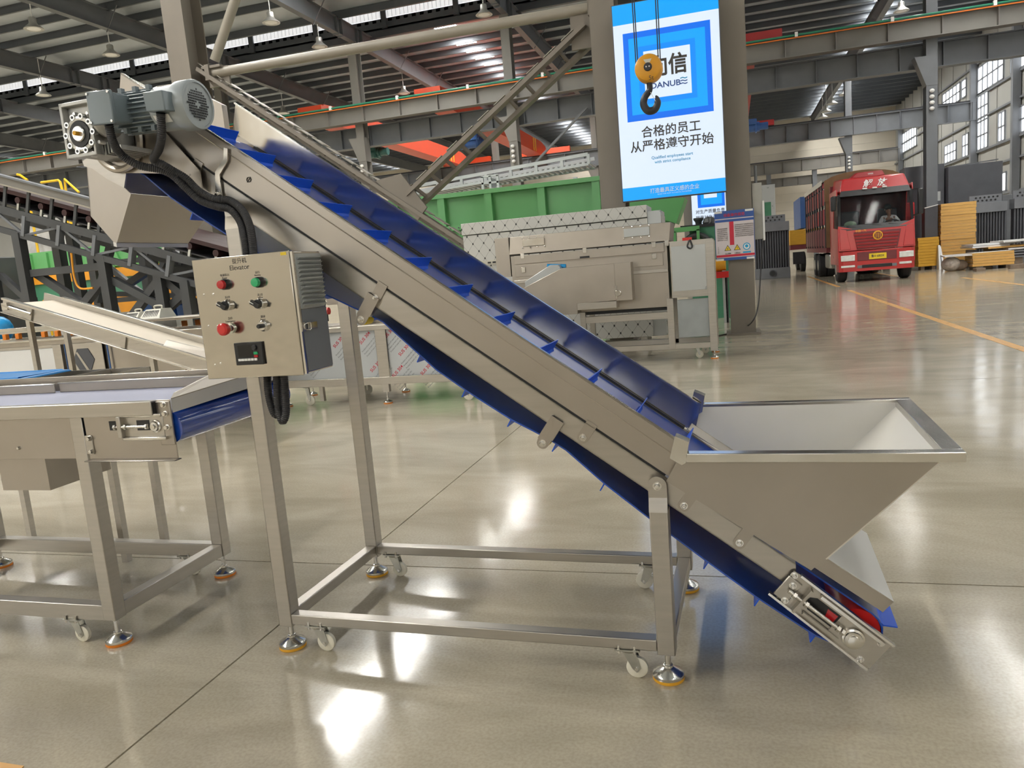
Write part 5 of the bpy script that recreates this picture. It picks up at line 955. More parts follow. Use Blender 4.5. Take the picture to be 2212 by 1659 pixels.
# ================= TRUSS CONVEYOR (left background) =================
TC_ = thing('truss_belt_conveyor', 'long dark truss belt conveyor climbing to the left behind everything', 'conveyor', (-9, 10, 0))
ta, td_ = np.array([-12.6, 9.5, 3.28]), np.array([-6.2, 9.5, 1.22]); tdir = (td_ - ta); TLn = np.linalg.norm(tdir); tdir = tdir / TLn; tn = np.array([-tdir[2], 0, tdir[0]])
tp_ = lambda t, n, y=0.0: ta + tdir * t + tn * n + np.array([0, y, 0])
for y in (0, 1.1):
    MB().bar(tp_(0, 0, y), tp_(TLn, 0, y), .07, .12, up=tuple(tn)).build('top_chord', 'iron_d', TC_); MB().bar(tp_(0, -.31, y), tp_(TLn, -.31, y), .07, .09, up=tuple(tn)).build('bottom_chord', 'iron_d', TC_)
    n_ = 10
    for k in range(n_):
        t = .25 + k * .67; MB().bar(tp_(t, 0, y), tp_(t, -.31, y), .1, .06, up=(1, 0, 0)).build('web_post', 'iron', TC_)
        MB().bar(tp_(t, -.3, y), tp_(t + .67, -.02, y), .035, .035).build('web_diagonal', 'iron', TC_) if k % 2 else MB().bar(tp_(t, -.02, y), tp_(t + .67, -.3, y), .035, .035).build('web_diagonal', 'iron', TC_)
for t in (.6, 3.0, 5.0): MB().bar(tp_(t, 0, 0), tp_(t, 0, 1.1), .05, .05).build('cross_tie', 'iron_d', TC_)
rub = mat('dark_red_belt', (.032, .009, .009), .6, 0, .15, 4); M['redbelt'] = rub
MB().prism([tp_(0, .33, -.02), tp_(TLn, .33, -.02), tp_(TLn, .27, -.02), tp_(0, .27, -.02)], (0, 1.15, 0)).build('carry_belt', 'redbelt', TC_); MB().prism([tp_(0, .12, 0), tp_(TLn, .12, 0), tp_(TLn, .10, 0), tp_(0, .10, 0)], (0, 1.1, 0)).build('return_belt', 'rubber', TC_)
MB().prism([tp_(0, .51, -.05), tp_(4.6, .51, -.05), tp_(4.6, .39, -.05), tp_(0, .39, -.05)], (0, .03, 0)).build('skirt_board', 'beam', TC_); MB().prism([tp_(0, .535, -.1), tp_(4.6, .535, -.1), tp_(4.6, .51, -.1), tp_(0, .51, -.1)], (0, .14, 0)).build('skirt_cap', 'iron', TC_); MB().prism([tp_(0, .40, -.08), tp_(4.6, .40, -.08), tp_(4.6, .38, -.08), tp_(0, .38, -.08)], (0, .1, 0)).build('skirt_edge', 'pipe', TC_)
for k in range(15):
    t = .3 + .45 * k; MB().bar(tp_(t, 0.05, 0), tp_(t, .2, 0), .03, .04, up=(1, 0, 0)).build('roller_bracket', 'zinc', TC_); MB().cyl(tp_(t, .21, -.03), tp_(t, .21, 1.1), .05, 10).build('idler_roller', 'redbelt', TC_)
    if k < 10: MB().bar(tp_(t + .2, .06, -.02), tp_(t + .2, .4, -.02), .03, .05, up=(1, 0, 0)).build('skirt_stay', 'iron_d', TC_)
_jit = [0]
def jit(): _jit[0] += 1; return .011 * (_jit[0] % 7)
def post(x0, z0, x1, z1, y, w_=.16):
    y = y + jit(); MB().bar((x0, y, z0), (x1, y, z1), w_, w_, up=(1, 0, 0)).build('support_leg', 'iron_d', TC_)
for x in (-10.68, -9.15, -8.2, -7.7):
    zt0 = tp_((x - ta[0]) / tdir[0], -.33)[2]
    post(x, 0, x, zt0, 9.5, .14); post(x - .1, 0, x - .1, zt0, 10.6, .14)
def br(x0, z0, x1, z1, y, w_=.11):
    y = y + jit() + .005; MB().bar((x0, y, z0), (x1, y, z1), w_, w_, up=(0, 1, 0)).build('brace', 'iron_d', TC_)
br(-10.6, 1.72, -9.2, 1.72, 9.55); br(-10.6, 1.72, -9.6, 1.05, 9.6); br(-10.0, 2.15, -10.5, 1.2, 10.6); br(-9.9, 1.4, -9.2, 1.7, 10.6); br(-9.9, 1.0, -9.2, 1.55, 9.5); br(-9.1, 1.5, -8.2, 1.0, 9.6); br(-9.1, 1.55, -7.8, 1.55, 10.4, .18); br(-8.9, .9, -8.2, 1.5, 9.6); br(-8.2, 1.45, -7.6, .95, 9.6); br(-8.3, .95, -7.7, 1.3, 9.6); br(-10.6, .95, -9.2, .95, 9.6); br(-9.1, .8, -7.7, .8, 9.6); br(-10.0, 1.3, -9.3, 1.25, 10.5, .08)
for x, y in ((-11.35, 9.5), (-11.1, 10.6), (-11.5, 11.7), (-10.35, 11.7), (-9.75, 11.7), (-8.75, 11.7), (-8.1, 11.7)):
    post(x, 0, x, 2.2 if y > 11 else tp_((x - ta[0]) / tdir[0], -.33)[2], y, .15)
for x0, z0, x1, z1, y in ((-11.5, 2.1, -10.4, 1.2, 11.7), (-10.35, 1.3, -9.75, 2.0, 11.7), (-9.7, 2.0, -8.8, 1.3, 11.7), (-8.75, 1.35, -8.1, 2.0, 11.7), (-11.3, 1.75, -10.7, 1.2, 9.55), (-11.4, 1.9, -8.0, 1.9, 11.75), (-11.4, 1.2, -8.0, 1.2, 11.75), (-9.1, 1.62, -7.7, 1.3, 10.5), (-11.3, 1.3, -10.7, 1.3, 9.6)): br(x0, z0, x1, z1, y, .09)
MB().rings(smooth([(-9.6, 9.4, 1.95), (-9.62, 9.4, 1.6), (-9.55, 9.4, 1.42), (-9.3, 9.4, 1.4)], 6), .015, 8).build('yellow_pipe', 'ochre', TC_)
# yellow handrails beyond
HRL = thing('yellow_handrail', 'bent yellow safety handrail above the dark truss conveyor', 'handrail', (-13, 15, 0))
z3 = lambda x, y: PY(x / 4.046, 330 + y / 4.046, 15.0)
for l in ([(360, 260), (510, 240), (525, 255), (545, 330)], [(575, 330), (565, 232), (690, 345)], [(150, 190), (175, 195), (240, 240)]): MB().rings([z3(*q) for q in l], .03, 8).build('rail', 'handrail', HRL)
for x in (545, 575, 240): p = z3(x, 330); MB().cyl((p[0], 15, 0), (p[0], 15, p[2]), .03, 8).build('post', 'handrail', HRL)
# ================= GREEN AND ORANGE MACHINE BEHIND THE TRUSS =================
GO = thing('green_orange_sorter', 'pale green machine with an orange beam seen through the dark truss legs', 'machine', (-12, 13.3, 0))
z4 = lambda x, y: PY(x, y, 13.0)
MB().box(-14.5, -8.6, 13.05, 14.6, 1.2, 2.35).build('casing', 'green', GO); MB().box(-14.5, -8.6, 12.92, 13.05, 1.67, 1.86).build('orange_beam', 'ochre', GO)
for k in range(14): x = -14.4 + .43 * k; MB().box(x - .03, x + .03, 12.99, 13.05, 1.86, 2.32).build('rib', 'green', GO)
MB().box(-14.5, -8.6, 12.97, 13.05, 1.3, 1.67).build('lower_panel', 'green_d', GO)
for k in range(6): x = -14.2 + .95 * k; MB().prism([(x, 12.95, 1.34), (x + .6, 12.95, 1.34), (x + .5, 12.95, .95), (x + .1, 12.95, .95)], (0, .3, 0)).build('orange_foot', 'ochre', GO); MB().box(x + .2, x + .4, 13.2, 13.5, 0, 1.2).build('leg', 'green_d', GO)
for k in range(5): x = -13.6 + 1.05 * k; MB().prism([(x, 13.0, 1.9), (x + .5, 13.0, 1.9), (x + .4, 13.0, 2.2), (x + .1, 13.0, 2.2)], (0, .05, 0)).build('hatch', 'green', GO)
o = thing('foil_board', 'crinkled grey foil-faced board behind the green machine', 'board', (-13, 15.2, 0)); p, q = PY(45, 488, 15.2), PY(165, 572, 15.2)
MB().box(p[0], q[0], 15.2, 15.25, 0, p[2] + .2).build('board', mat('grey_foil', (.50, .50, .50), .5, .2, .25, 2.5, bump=.5, bs=5), o); MB().box(p[0], p[0] + .1, 15.25, 15.4, 0, p[2]).build('stay', 'iron', o)
for k, (x, y) in enumerate(((368, 672), (330, 668), (410, 672))):
    p = PY(x, y, 11.2); o = thing('blue_bin', ['middle', 'left', 'right'][k] + ' one of three small blue bins in the shade under the truss', 'bin', (p[0], 11.2, 0), group='small blue bins'); MB().hexa([(p[0] - .14, 11.1, 0), (p[0] + .14, 11.1, 0), (p[0] + .14, 11.38, 0), (p[0] - .14, 11.38, 0)], [(p[0] - .17, 11.08, p[2] + .1), (p[0] + .17, 11.08, p[2] + .1), (p[0] + .17, 11.4, p[2] + .1), (p[0] - .17, 11.4, p[2] + .1)]).build('bin_body', 'steelblue', o); MB().box(p[0] - .18, p[0] + .18, 11.07, 11.41, p[2] + .08, p[2] + .11).build('bin_rim', 'steelblue', o)

DM = thing('dark_filler', 'added dark block filling the dark background behind the truss at the left edge', 'machine', (-15.8, 12.6, 0))
MB().box(-17.2, -14.72, 12.3, 13.0, 0, 2.3).build('block', 'iron_d', DM, .02); MB().box(-16.2, -15.0, 12.15, 12.3, .5, 1.9).build('front_panel', 'slate', DM)  # invented block, added to darken the background behind the truss
for z in (.7, 1.05, 1.4, 1.75): MB().box(-16.1, -15.1, 12.12, 12.15, z, z + .1).build('filler_bar', 'iron_k', DM)
# ================= RED TRUCK =================
TRX, TRY = 3.815, 23.3
TK = thing('cargo_truck', 'red cargo truck with its driver facing the camera', 'truck', (TRX, TRY + 4, 0))
HW = .965
def tk2(name, mt, x0, x1, y0, y1, z0, z1, par=None, bev=.01): return MB().box(TRX + x0, TRX + x1, TRY + y0, TRY + y1, z0, z1).build(name, mt, par or TK, bev)
def poly(name, mt, pts, d, par=None, bev=.006): return MB().prism([(TRX + a, TRY + b_, c) for a, b_, c in pts], d).build(name, mt, par or TK, bev)
# bumper, grille, hood
bm_ = poly('bumper', 'truck', [(-HW, .12, .30), (-HW + .1, 0, .30), (HW - .1, 0, .30), (HW, .12, .30), (HW, .7, .30), (HW, .7, .30), (-HW, .7, .30)], (0, 0, .56))
for s_ in (-1, 1):
    a, c = sorted((s_ * .92, s_ * .56)); tk2('headlamp', 'lamp', a, c, -.03, .05, .60, .76, bm_); tk2('fog_lamp', 'lamp', a, c - (.05 if s_ > 0 else 0), -.02, .04, .42, .48, bm_)
    a, c = sorted((s_ * .5, s_ * .38)); tk2('grey_insert', 'slate_l', a, c, -.012, .02, .38, .46, bm_)
tk2('lower_grille', 'dark', -.38, .38, -.012, .02, .38, .47, bm_); tk2('centre_panel', 'truck_d', -.5, .5, -.008, .02, .58, .82, bm_)
pl_ = tk2('number_plate', 'yellow', -.2, .24, -.024, -.01, .61, .765, bm_, .003); text('plate_number', '鲁A·6805K', .085, (TRX + .02, TRY - .026, .688), bm_, 'ink', ext=.001, bold=.015, sx=.86)
hd = poly('hood_panel', 'truck', [(-HW, .05, .88), (-HW + .06, .0, .88), (HW - .06, .0, .88), (HW, .05, .88), (HW, .15, 1.60), (HW - .08, .1, 1.60), (-HW + .08, .1, 1.60), (-HW, .15, 1.60)][:0] or [(-HW, .0, .88), (HW, .0, .88), (HW, .10, 1.62), (.55, .07, 1.46), (-.55, .07, 1.46), (-HW, .10, 1.58)], (0, .1, 0))
poly('grille_panel', 'truck_d', [(-.5, -.012, .9), (.52, -.012, .9), (.62, .04, 1.38), (-.58, .04, 1.38)], (0, .02, 0), hd)
M['truck_g'] = mat('truck_grille_red', (.30, .012, .016), .4, 0, .05, 2)
for k in range(5): z = .93 + .085 * k; w2 = .50 + .02 * k; tk2('grille_slat', 'truck_g', -w2, w2, -.022 + .009 * k, .0 + .009 * k, z, z + .06, hd)
MB().lathe((TRX + .03, TRY - .03, 1.25), (0, 1, 0), [(.115, 0), (.125, .01), (.125, .06)], 24).build('badge_ring', 'amber', hd); MB().lathe((TRX + .03, TRY - .034, 1.25), (0, 1, 0), [(.095, 0), (.095, .02)], 24).build('badge_face', 'truck_d', hd)
for dx in (-.05, 0, .05): tk2('badge_bar', 'amber', .03 + dx - .008, .03 + dx + .008, -.042, -.03, 1.18, 1.32, hd, 0)
text('maker_lettering', '中国一汽', .07, (TRX - .4, TRY - .0, 1.40), hd, 'amber', ext=.002)
for s_ in (-1, 1): poly('corner_deflector', 'truck', [(s_ * .66, -.02, .92), (s_ * .93, -.02, .92), (s_ * .93, .05, 1.5), (s_ * .76, .05, 1.46)], (0, .03, 0), hd)
# cab shell
for s_ in (-1, 1):
    x = s_ * (HW - .02); poly('cab_side', 'truck' if s_ < 0 else 'truck', [(x, .1, .5), (x, 1.9, .5), (x, 1.9, 2.6), (x, .35, 2.6), (x, .30, 2.42), (x, 1.05, 2.4), (x, 1.15, 1.55), (x, .14, 1.5)], (s_ * .03, 0, 0))
    poly('side_window', 'glass', [(x, .32, 2.4), (x, 1.05, 2.4), (x, 1.15, 1.56), (x, .16, 1.52)], (s_ * .02, 0, 0), None, 0)
tk2('cab_back', 'truck_d', -HW, HW, 1.86, 1.9, .5, 2.8); tk2('cab_floor', 'dark', -HW + .05, HW - .05, .1, 1.86, .9, 1.0)
poly('wiper_panel', 'dark', [(-.9, .06, 1.44), (.9, .06, 1.44), (.9, .12, 1.58), (-.9, .12, 1.58)], (0, .06, 0))
ws = poly('windscreen', 'glass', [(-.90, .12, 1.54), (.90, .12, 1.54), (.88, .30, 2.42), (-.88, .30, 2.42)], (0, .01, 0), None, 0)
for s_ in (-1, 1): poly('pillar', 'dark', [(s_ * .90, .1, 1.5), (s_ * .955, .12, 1.52), (s_ * .95, .32, 2.45), (s_ * .87, .30, 2.44)], (0, .06, 0))
for x in (-.45, .2, .62): MB().bar((TRX + x, TRY + .1, 1.5), (TRX + x - .3, TRY + .09, 1.56), .015, .012).build('wiper', 'dark', TK)
vz = poly('sun_visor', 'dark', [(-.9, .2, 2.38), (.9, .2, 2.38), (.86, .26, 2.54), (-.86, .26, 2.54)], (0, .2, 0))
for x in (-.25, .0, .25): tk2('marker_lamp', 'white', x - .06, x + .06, .2, .24, 2.53, 2.57)
rf = MB(); rf.hexa([(TRX - .9, TRY + .28, 2.5), (TRX + .9, TRY + .28, 2.5), (TRX + .93, TRY + 1.88, 2.5), (TRX - .93, TRY + 1.88, 2.5)], [(TRX - .78, TRY + .45, 2.88), (TRX + .78, TRY + .45, 2.88), (TRX + .85, TRY + 1.88, 2.96), (TRX - .85, TRY + 1.88, 2.96)]); rf = rf.build('roof_fairing', 'truck', TK, .04)
for i, ch_ in enumerate('解放'): text('lettering', ch_, .24, (TRX - .17 + .36 * i, TRY + .33, 2.68), rf, 'white', rot=(math.pi / 2 - .42, 0, 0), ext=.004, shear=.25, bold=.014)
acu = MB(); acu.hexa([(TRX - .58, TRY + .5, 2.88), (TRX + .32, TRY + .5, 2.88), (TRX + .32, TRY + 1.1, 2.9), (TRX - .58, TRY + 1.1, 2.9)], [(TRX - .38, TRY + .58, 3.03), (TRX + .26, TRY + .58, 3.03), (TRX + .26, TRY + 1.05, 3.05), (TRX - .38, TRY + 1.05, 3.05)]); acu = acu.build('roof_cooler', 'truck_g', TK, .02); text('lettering', 'GREE', .06, (TRX - .05, TRY + .535, 2.96), acu, 'white', rot=(math.pi / 2 - .4, 0, 0))
for s_ in (-1, 1):
    m_ = tk2('mirror', 'dark', *sorted((s_ * 1.03, s_ * 1.16)), -.05, .1, 1.72 if s_ > 0 else 2.0, 2.4, None, .03); MB().bar((TRX + s_ * .94, TRY + .2, 2.4), (TRX + s_ * 1.1, TRY + .03, 2.4), .03, .03).build('mirror_arm', 'dark', m_)
    if s_ > 0: MB().bar((TRX + 1.1, TRY + .03, 1.74), (TRX + .95, TRY + .2, 1.7), .03, .03).build('mirror_arm', 'dark', m_)
# interior
tk2('dashboard', 'dark', -.86, .86, .2, .45, 1.2, 1.5); tk2('seat', 'slate', .25, .75, .95, 1.35, 1.0, 1.28, None, .04); tk2('seat_back', 'slate', .25, .75, 1.3, 1.45, 1.2, 2.0, None, .04); tk2('seat', 'slate', -.75, -.25, .95, 1.35, 1.0, 1.28, None, .04); tk2('seat_back', 'slate', -.75, -.25, 1.3, 1.45, 1.2, 2.0, None, .04)
MB().rings([(TRX + .5 + .21 * math.cos(a), TRY + .56 + .08 * math.sin(a), 1.53 + .19 * math.sin(a) * .6) for a in [2 * math.pi * k / 24 for k in range(24)]], .016, 8, closed=True).build('steering_wheel', 'dark', TK)
MB().sphere((TRX - .62, TRY + .33, 1.6), .13, 12, (1.3, .7, .8)).build('green_cushion', mat('pale_green_cloth', (.25, .38, .26), .7), TK)
for x in (-.3, -.05, .2): tk2('dash_item', 'white', x, x + .12, .28, .38, 1.5, 1.55)
# chassis, wheels
tk2('chassis', 'iron_k', -.4, .4, .5, 9.0, .45, .68)
def wheel(x, y, r=.40, wd=.26):
    o = MB().lathe((TRX + x - wd / 2, TRY + y, r), (1, 0, 0), [(r * .62, 0), (r * .93, .005), (r, .04), (r, wd - .04), (r * .93, wd - .005), (r * .62, wd)], 28).build('wheel', 'tyre', TK)
    MB().lathe((TRX + x - wd / 2 - .01 * (1 if x < 0 else -1), TRY + y, r), (1, 0, 0), [(r * .3, 0), (r * .62, .02), (r * .62, wd - .02), (r * .3, wd)], 18).build('rim', 'zinc', o)
for s_ in (-1, 1): wheel(s_ * .83, .78)
for y in (5.7, 6.8):
    for s_ in (-1, 1): wheel(s_ * .83, y); wheel(s_ * .56, y)
tk2('fuel_tank', 'zinc', -.95, -.5, 2.4, 3.6, .35, .8, None, .05)
for s_ in (-1, 1): tk2('mudguard', 'truck_d', *sorted((s_ * .7, s_ * .97)), .25, 1.35, .84, .9)
# cargo body
CY0, CY1 = 2.45, 9.0; cb_ = tk2('cargo_bed', 'truck_d', -1.03, 1.03, CY0, CY1, .85, 1.0)
for s_ in (-1, 1):
    x0, x1 = sorted((s_ * 1.03, s_ * .99)); tk2('lower_side', 'truck_d', x0, x1, CY0, CY1, 1.0, 1.62, cb_)
    for k in range(8): y = CY0 + .1 + k * .82; tk2('side_panel', 'truck_d', *sorted((s_ * 1.05, s_ * 1.03)), y, y + .68, 1.06, 1.58, cb_)
    for z in (1.72, 2.32, 2.85):
        for k in range(8): y = CY0 + .04 + k * .82; tk2('upper_panel', 'truck_d' if k % 2 else 'truck_g', x0, x1, y, y + .74, z, z + .48 if z < 2.8 else 3.0, cb_)
    for k in range(9): y = CY0 + k * .81; tk2('stake', 'iron_k', *sorted((s_ * 1.06, s_ * 1.0)), y - .03, y + .03, 1.0, 3.02, cb_)
tk2('front_bulkhead', 'tarp', -1.03, 1.03, CY0 - .04, CY0, 1.0, 3.05, cb_)
tp2 = MB(); n_ = 10
vs = [(TRX - 1.06 + 2.12 * i / n_, TRY + y, 3.02 + .22 * math.sin(math.pi * i / n_) ** .6 + (.02 if j % 2 else 0)) for j, y in enumerate((CY0 - .06, 4, 5.5, 7, CY1)) for i in range(n_ + 1)]
tp2.add(vs, [(j * (n_ + 1) + i, j * (n_ + 1) + i + 1, (j + 1) * (n_ + 1) + i + 1, (j + 1) * (n_ + 1) + i) for j in range(4) for i in range(n_)]); tp2.add([(TRX - 1.06 + 2.12 * i / n_, TRY + CY0 - .06, 3.02 + .22 * math.sin(math.pi * i / n_) ** .6) for i in range(n_ + 1)] + [(TRX + 1.06, TRY + CY0 - .06, 2.4), (TRX - 1.06, TRY + CY0 - .06, 2.4)], [tuple(range(n_ + 3))]); tp2.build('tarpaulin', 'tarp', cb_)
tk2('tarp_skirt', 'cream', -1.075, -1.06, CY0 + .6, CY1, 2.95, 3.1, cb_, 0)
# ---- driver ----
DR = thing('person', 'driver in a pale shirt leaning over the steering wheel of the red truck', 'person', (TRX + .5, TRY + 1.0, 1.28))
def skin(name, verts, edges, rad, mt, parent, sub=2):
    me = bpy.data.meshes.new(name); inv = INV[parent.name]; V = ((np.array(verts, float) - inv[0]) @ inv[1]) * S
    me.from_pydata(V.tolist(), edges, []); o = bpy.data.objects.new(name, me); COL.objects.link(o); o.parent = parent; INV[o.name] = inv
    me.materials.append(M[mt]); md = o.modifiers.new('skin', 'SKIN')
    if not me.skin_vertices: me.attributes  # layer is created by the modifier
    for i, r in enumerate(rad):
        r = r if isinstance(r, tuple) else (r, r); me.skin_vertices[0].data[i].radius = (r[0] * S, r[1] * S)
    me.skin_vertices[0].data[0].use_root = True
    o.modifiers.new('sub', 'SUBSURF').levels = sub; o.modifiers['sub'].render_levels = sub
    return o
dx_, dy_, dz_ = TRX + .47, TRY + 1.0, 1.28
D = lambda x, y, z: (dx_ + x, dy_ + y, dz_ + z)
bv = [D(0, .1, .08), D(0, .04, .22), D(0, -.06, .40), D(0, -.12, .48), D(0, -.16, .54), D(-.03, -.19, .60), D(-.04, -.21, .68),
      D(-.16, -.08, .44), D(-.24, -.2, .30), D(-.17, -.40, .27), D(.16, -.08, .44), D(.24, -.2, .30), D(.17, -.40, .27), D(-.09, .02, .04), D(-.1, -.28, .04), D(.09, .02, .04), D(.1, -.28, .04), D(-.13, -.46, .27), D(.13, -.46, .27), D(-.1, -.3, -.2), D(.1, -.3, -.2)]
be_ = [(0, 1), (1, 2), (2, 3), (3, 4), (4, 5), (5, 6), (2, 7), (7, 8), (8, 9), (2, 10), (10, 11), (11, 12), (0, 13), (13, 14), (0, 15), (15, 16), (9, 17), (12, 18), (14, 19), (16, 20)]
body_ = skin('body', bv, be_, [(.12, .09), (.12, .09), (.13, .085), .06, .045, .075, .07, .055, .042, .03, .055, .042, .03, .075, .06, .075, .06, .028, .028, .045, .045], 'skin', DR)
for s_ in (-1, 1):
    for k in range(5): h0 = D(s_ * (.13 - .012 * k), -.47, .275 - .01 * abs(k - 2)); h1 = D(s_ * (.11 - .012 * k), -.50, .255 - .012 * k if k < 4 else .3); skin('finger', [h0, tuple((np.array(h0) + np.array(h1)) / 2 + np.array([0, -.01, .006])), h1], [(0, 1), (1, 2)], [.0085, .008, .0065], 'skin', DR, 1)
sv = [bv[i] for i in (0, 1, 2, 3, 7, 8, 10, 11)] + [tuple((np.array(bv[8]) + np.array(bv[9])) / 2), tuple((np.array(bv[11]) + np.array(bv[12])) / 2)]
skin('shirt', sv, [(0, 1), (1, 2), (2, 3), (2, 4), (4, 5), (2, 6), (6, 7), (5, 8), (7, 9)], [(.135, .105), (.135, .105), (.145, .10), .06, .068, .055, .068, .055, .046, .046], 'shirt', DR)
skin('trousers', [bv[i] for i in (0, 13, 14, 19, 15, 16, 20)], [(0, 1), (1, 2), (2, 3), (0, 4), (4, 5), (5, 6)], [(.13, .1), .085, .07, .055, .085, .07, .055], 'slate', DR)
hc = np.array(bv[6]); MB().sphere(hc + np.array([.0, .035, .05]), .098, 14, (.95, 1.0, .85)).build('hair', 'hair', DR); MB().sphere(hc + np.array([0, -.082, -.03]), .016, 8, (.8, 1.2, 1.3)).build('nose', 'skin', DR)
for s_ in (-1, 1): MB().sphere(hc + np.array([s_ * .032, -.07, -.005]), .011, 8, (1.2, .6, .7)).build('eye', 'dark', DR); MB().sphere(hc + np.array([s_ * .082, .0, -.02]), .02, 8, (.5, .8, 1.3)).build('ear', 'skin', DR)
MB().bar(hc + np.array([-.025, -.072, -.065]), hc + np.array([.025, -.072, -.065]), .008, .01).build('mouth', mat('lips', (.28, .1, .09), .5), DR)
# second vehicles glimpsed beside it
T2 = thing('parked_truck', 'second red truck glimpsed behind the wing mirror of the cargo truck', 'truck', (5.9, 31.6, 0))
MB().box(5.05, 6.35, 31.0, 32.6, .5, 2.35).build('cab', 'truck', T2, .05); MB().box(5.1, 6.3, 30.96, 31.02, 1.3, 1.85).build('windscreen', 'glass', T2); MB().box(5.1, 6.3, 30.95, 31.0, .95, 1.25).build('grille', 'zinc', T2, .01); MB().box(5.05, 6.35, 30.93, 31.0, .45, .8).build('bumper', 'truck_d', T2, .02); MB().box(5.1, 6.3, 32.7, 37, .7, .9).build('flatbed', 'iron_d', T2)
for x in (5.1, 6.05):
    for y in (31.6, 35.5): MB().lathe((x, y, .4), (1, 0, 0), [(.25, 0), (.4, .03), (.4, .2), (.25, .23)], 20).build('wheel', 'tyre', T2)
T3 = thing('trailer', 'blue-sided trailer with a yellow load just left of the red truck', 'trailer', (2.2, 36, 0))
p, q = PY(1706, 498, 36), PY(1737, 528, 36)
MB().box(p[0], q[0] + 1.2, 36, 40, q[2], p[2]).build('yellow_load', 'foam_y', T3, .02); MB().box(p[0], q[0] + 1.2, 35.95, 40, q[2] - .2, q[2]).build('bed', 'truck_d', T3); p2, q2 = PY(1729, 425, 36), PY(1741, 492, 36); MB().box(p2[0], q2[0] + .1, 36.2, 40, q2[2], p2[2]).build('side_board', 'steelblue', T3)
for y in (36.6, 39): MB().lathe((q[0] - .15, y, .42), (1, 0, 0), [(.25, 0), (.42, .03), (.42, .22), (.25, .25)], 20).build('wheel', 'tyre', T3)
MB().box(p[0] + .1, q[0], 35.9, 36.1, .35, q[2] - .3).build('underrun', 'iron_k', T3)
# ================= RADIATORS, FOAM PANELS, TANKS =================
def radiator(x0, x1, y, z1, label, holes=True, flange=True, dep=.5):
    o = thing('heat_exchanger', label, 'radiator', ((x0 + x1) / 2, y, 0), group='dark tube heat exchangers')
    h = z1; MB().box(x0, x1, y, y + dep, h * .84, h).build('top_tank', 'slate_l', o, .01); MB().box(x0, x1, y, y + dep, 0, h * .19).build('bottom_tank', 'slate_l', o, .01); MB().box(x0 + .05, x1 - .05, y + .18, y + dep, h * .19, h * .84).build('core', 'iron_k', o)
    n = int((x1 - x0) / .085)
    tm = MB().cyl((0, 0, h * .19), (0, 0, h * .84), .034, 10)
    for k in range(n):
        x = x0 + (k + .5) * (x1 - x0) / n; MB().cyl((x, y + .09, h * .19), (x, y + .09, h * .84), .033, 10).build('tube', 'slate', o)
    if flange:
        c = ((x0 + x1) / 2, y - .03, h * .095); MB().lathe(c, (0, 1, 0), [(.13, 0), (.13, .03)], 24).build('flange', 'slate', o); MB().lathe((c[0], y - .035, c[2]), (0, 1, 0), [(.1, 0), (.1, .005)], 20).build('port', 'dark', o)
    if holes:
        pz = MB().box(x0 + .02, x1 - .12, y + .2, y + .26, h, h + .26).build('perforated_plate', 'slate_l', o)
        for i in range(6):
            for j in range(2): xx = x0 + .15 + (x1 - x0 - .4) * (i + .5 * j) / 5.5; MB().cyl((xx, y + .19, h + .08 + .1 * j), (xx, y + .2, h + .08 + .1 * j), .032, 10).build('hole', 'dark', o)
    return o
radiator(.78, 2.03, 31.0 - .6, 2.08, 'dark tube heat exchanger with a round port left of the red truck')
radiator(7.75, 8.86, 29.6, 2.05, 'dark tube heat exchanger right of the tall ochre foam stack', flange=False)
radiator(9.05, 10.2, 29.6, 2.1, 'dark tube heat exchanger at the right edge of the picture', flange=False)
def foam_stack(x0, x1, y0, y1, z0, z1, n, mt, label, side='slate_l'):
    o = thing('foam_panel_stack', label, 'panel stack', ((x0 + x1) / 2, y0, 0))
    dz = (z1 - z0) / n; random.seed(int(x0 * 100))
    for k in range(n):
        j = random.uniform(-.012, .012); MB().box(x0 + j, x1 + j, y0 + random.uniform(-.012, .012), y1, z0 + k * dz + .004, z0 + (k + 1) * dz - .002).build('panel', mt, o)
        MB().box(x0 + j - .004, x1 + j + .004, y0 + .012, y1, z0 + (k + 1) * dz - .006, z0 + (k + 1) * dz).build('panel_skin', side, o)
    for x in (x0 + .1, x1 - .2): MB().box(x, x + .1, y0 + .05, y1 - .05, 0, z0).build('bearer', 'wood', o)
    return o
foam_stack(6.60, 7.63, 28.5, 29.0, .14, 2.1, 20, 'foam', 'tall stack of ochre foam panels right of the truck', 'panelw')
o = thing('grey_wrapped_pack', 'dark grey film-wrapped pack beside the tall ochre stack', 'pack', (6.35, 28.9, 0)); MB().hexa([(6.2, 28.85, 0), (6.58, 28.76, 0), (6.58, 29.2, 0), (6.2, 29.3, 0)], [(6.2, 28.85, 2.03), (6.58, 28.76, 2.1), (6.58, 29.2, 2.1), (6.2, 29.3, 2.03)]).build('pack_body', 'slate', o, .01); MB().bar((6.2, 28.85, 2.03), (6.58, 28.76, 2.1), .04, .03).build('film_edge', 'white', o)
foam_stack(5.86, 6.48, 28.2, 28.7, .12, 1.06, 10, 'foam_y', 'short yellow foam stack between the truck and the tall ochre stack', 'foam_y')
o = thing('white_edge_board', 'thin white boards leaning between the yellow and ochre stacks', 'board', (6.5, 27.9, 0)); MB().hexa([(6.38, 27.75, 0), (6.44, 27.75, 0), (6.44, 28.1, 0), (6.38, 28.1, 0)], [(6.42, 28.05, .78), (6.48, 28.05, .78), (6.48, 28.15, .78), (6.42, 28.15, .78)]).build('board', 'panelw', o)
MB().hexa([(6.5, 27.75, 0), (6.56, 27.75, 0), (6.56, 28.1, 0), (6.5, 28.1, 0)], [(6.46, 28.05, .74), (6.5, 28.05, .74), (6.5, 28.15, .74), (6.46, 28.15, .74)]).build('board', 'panelw', o)
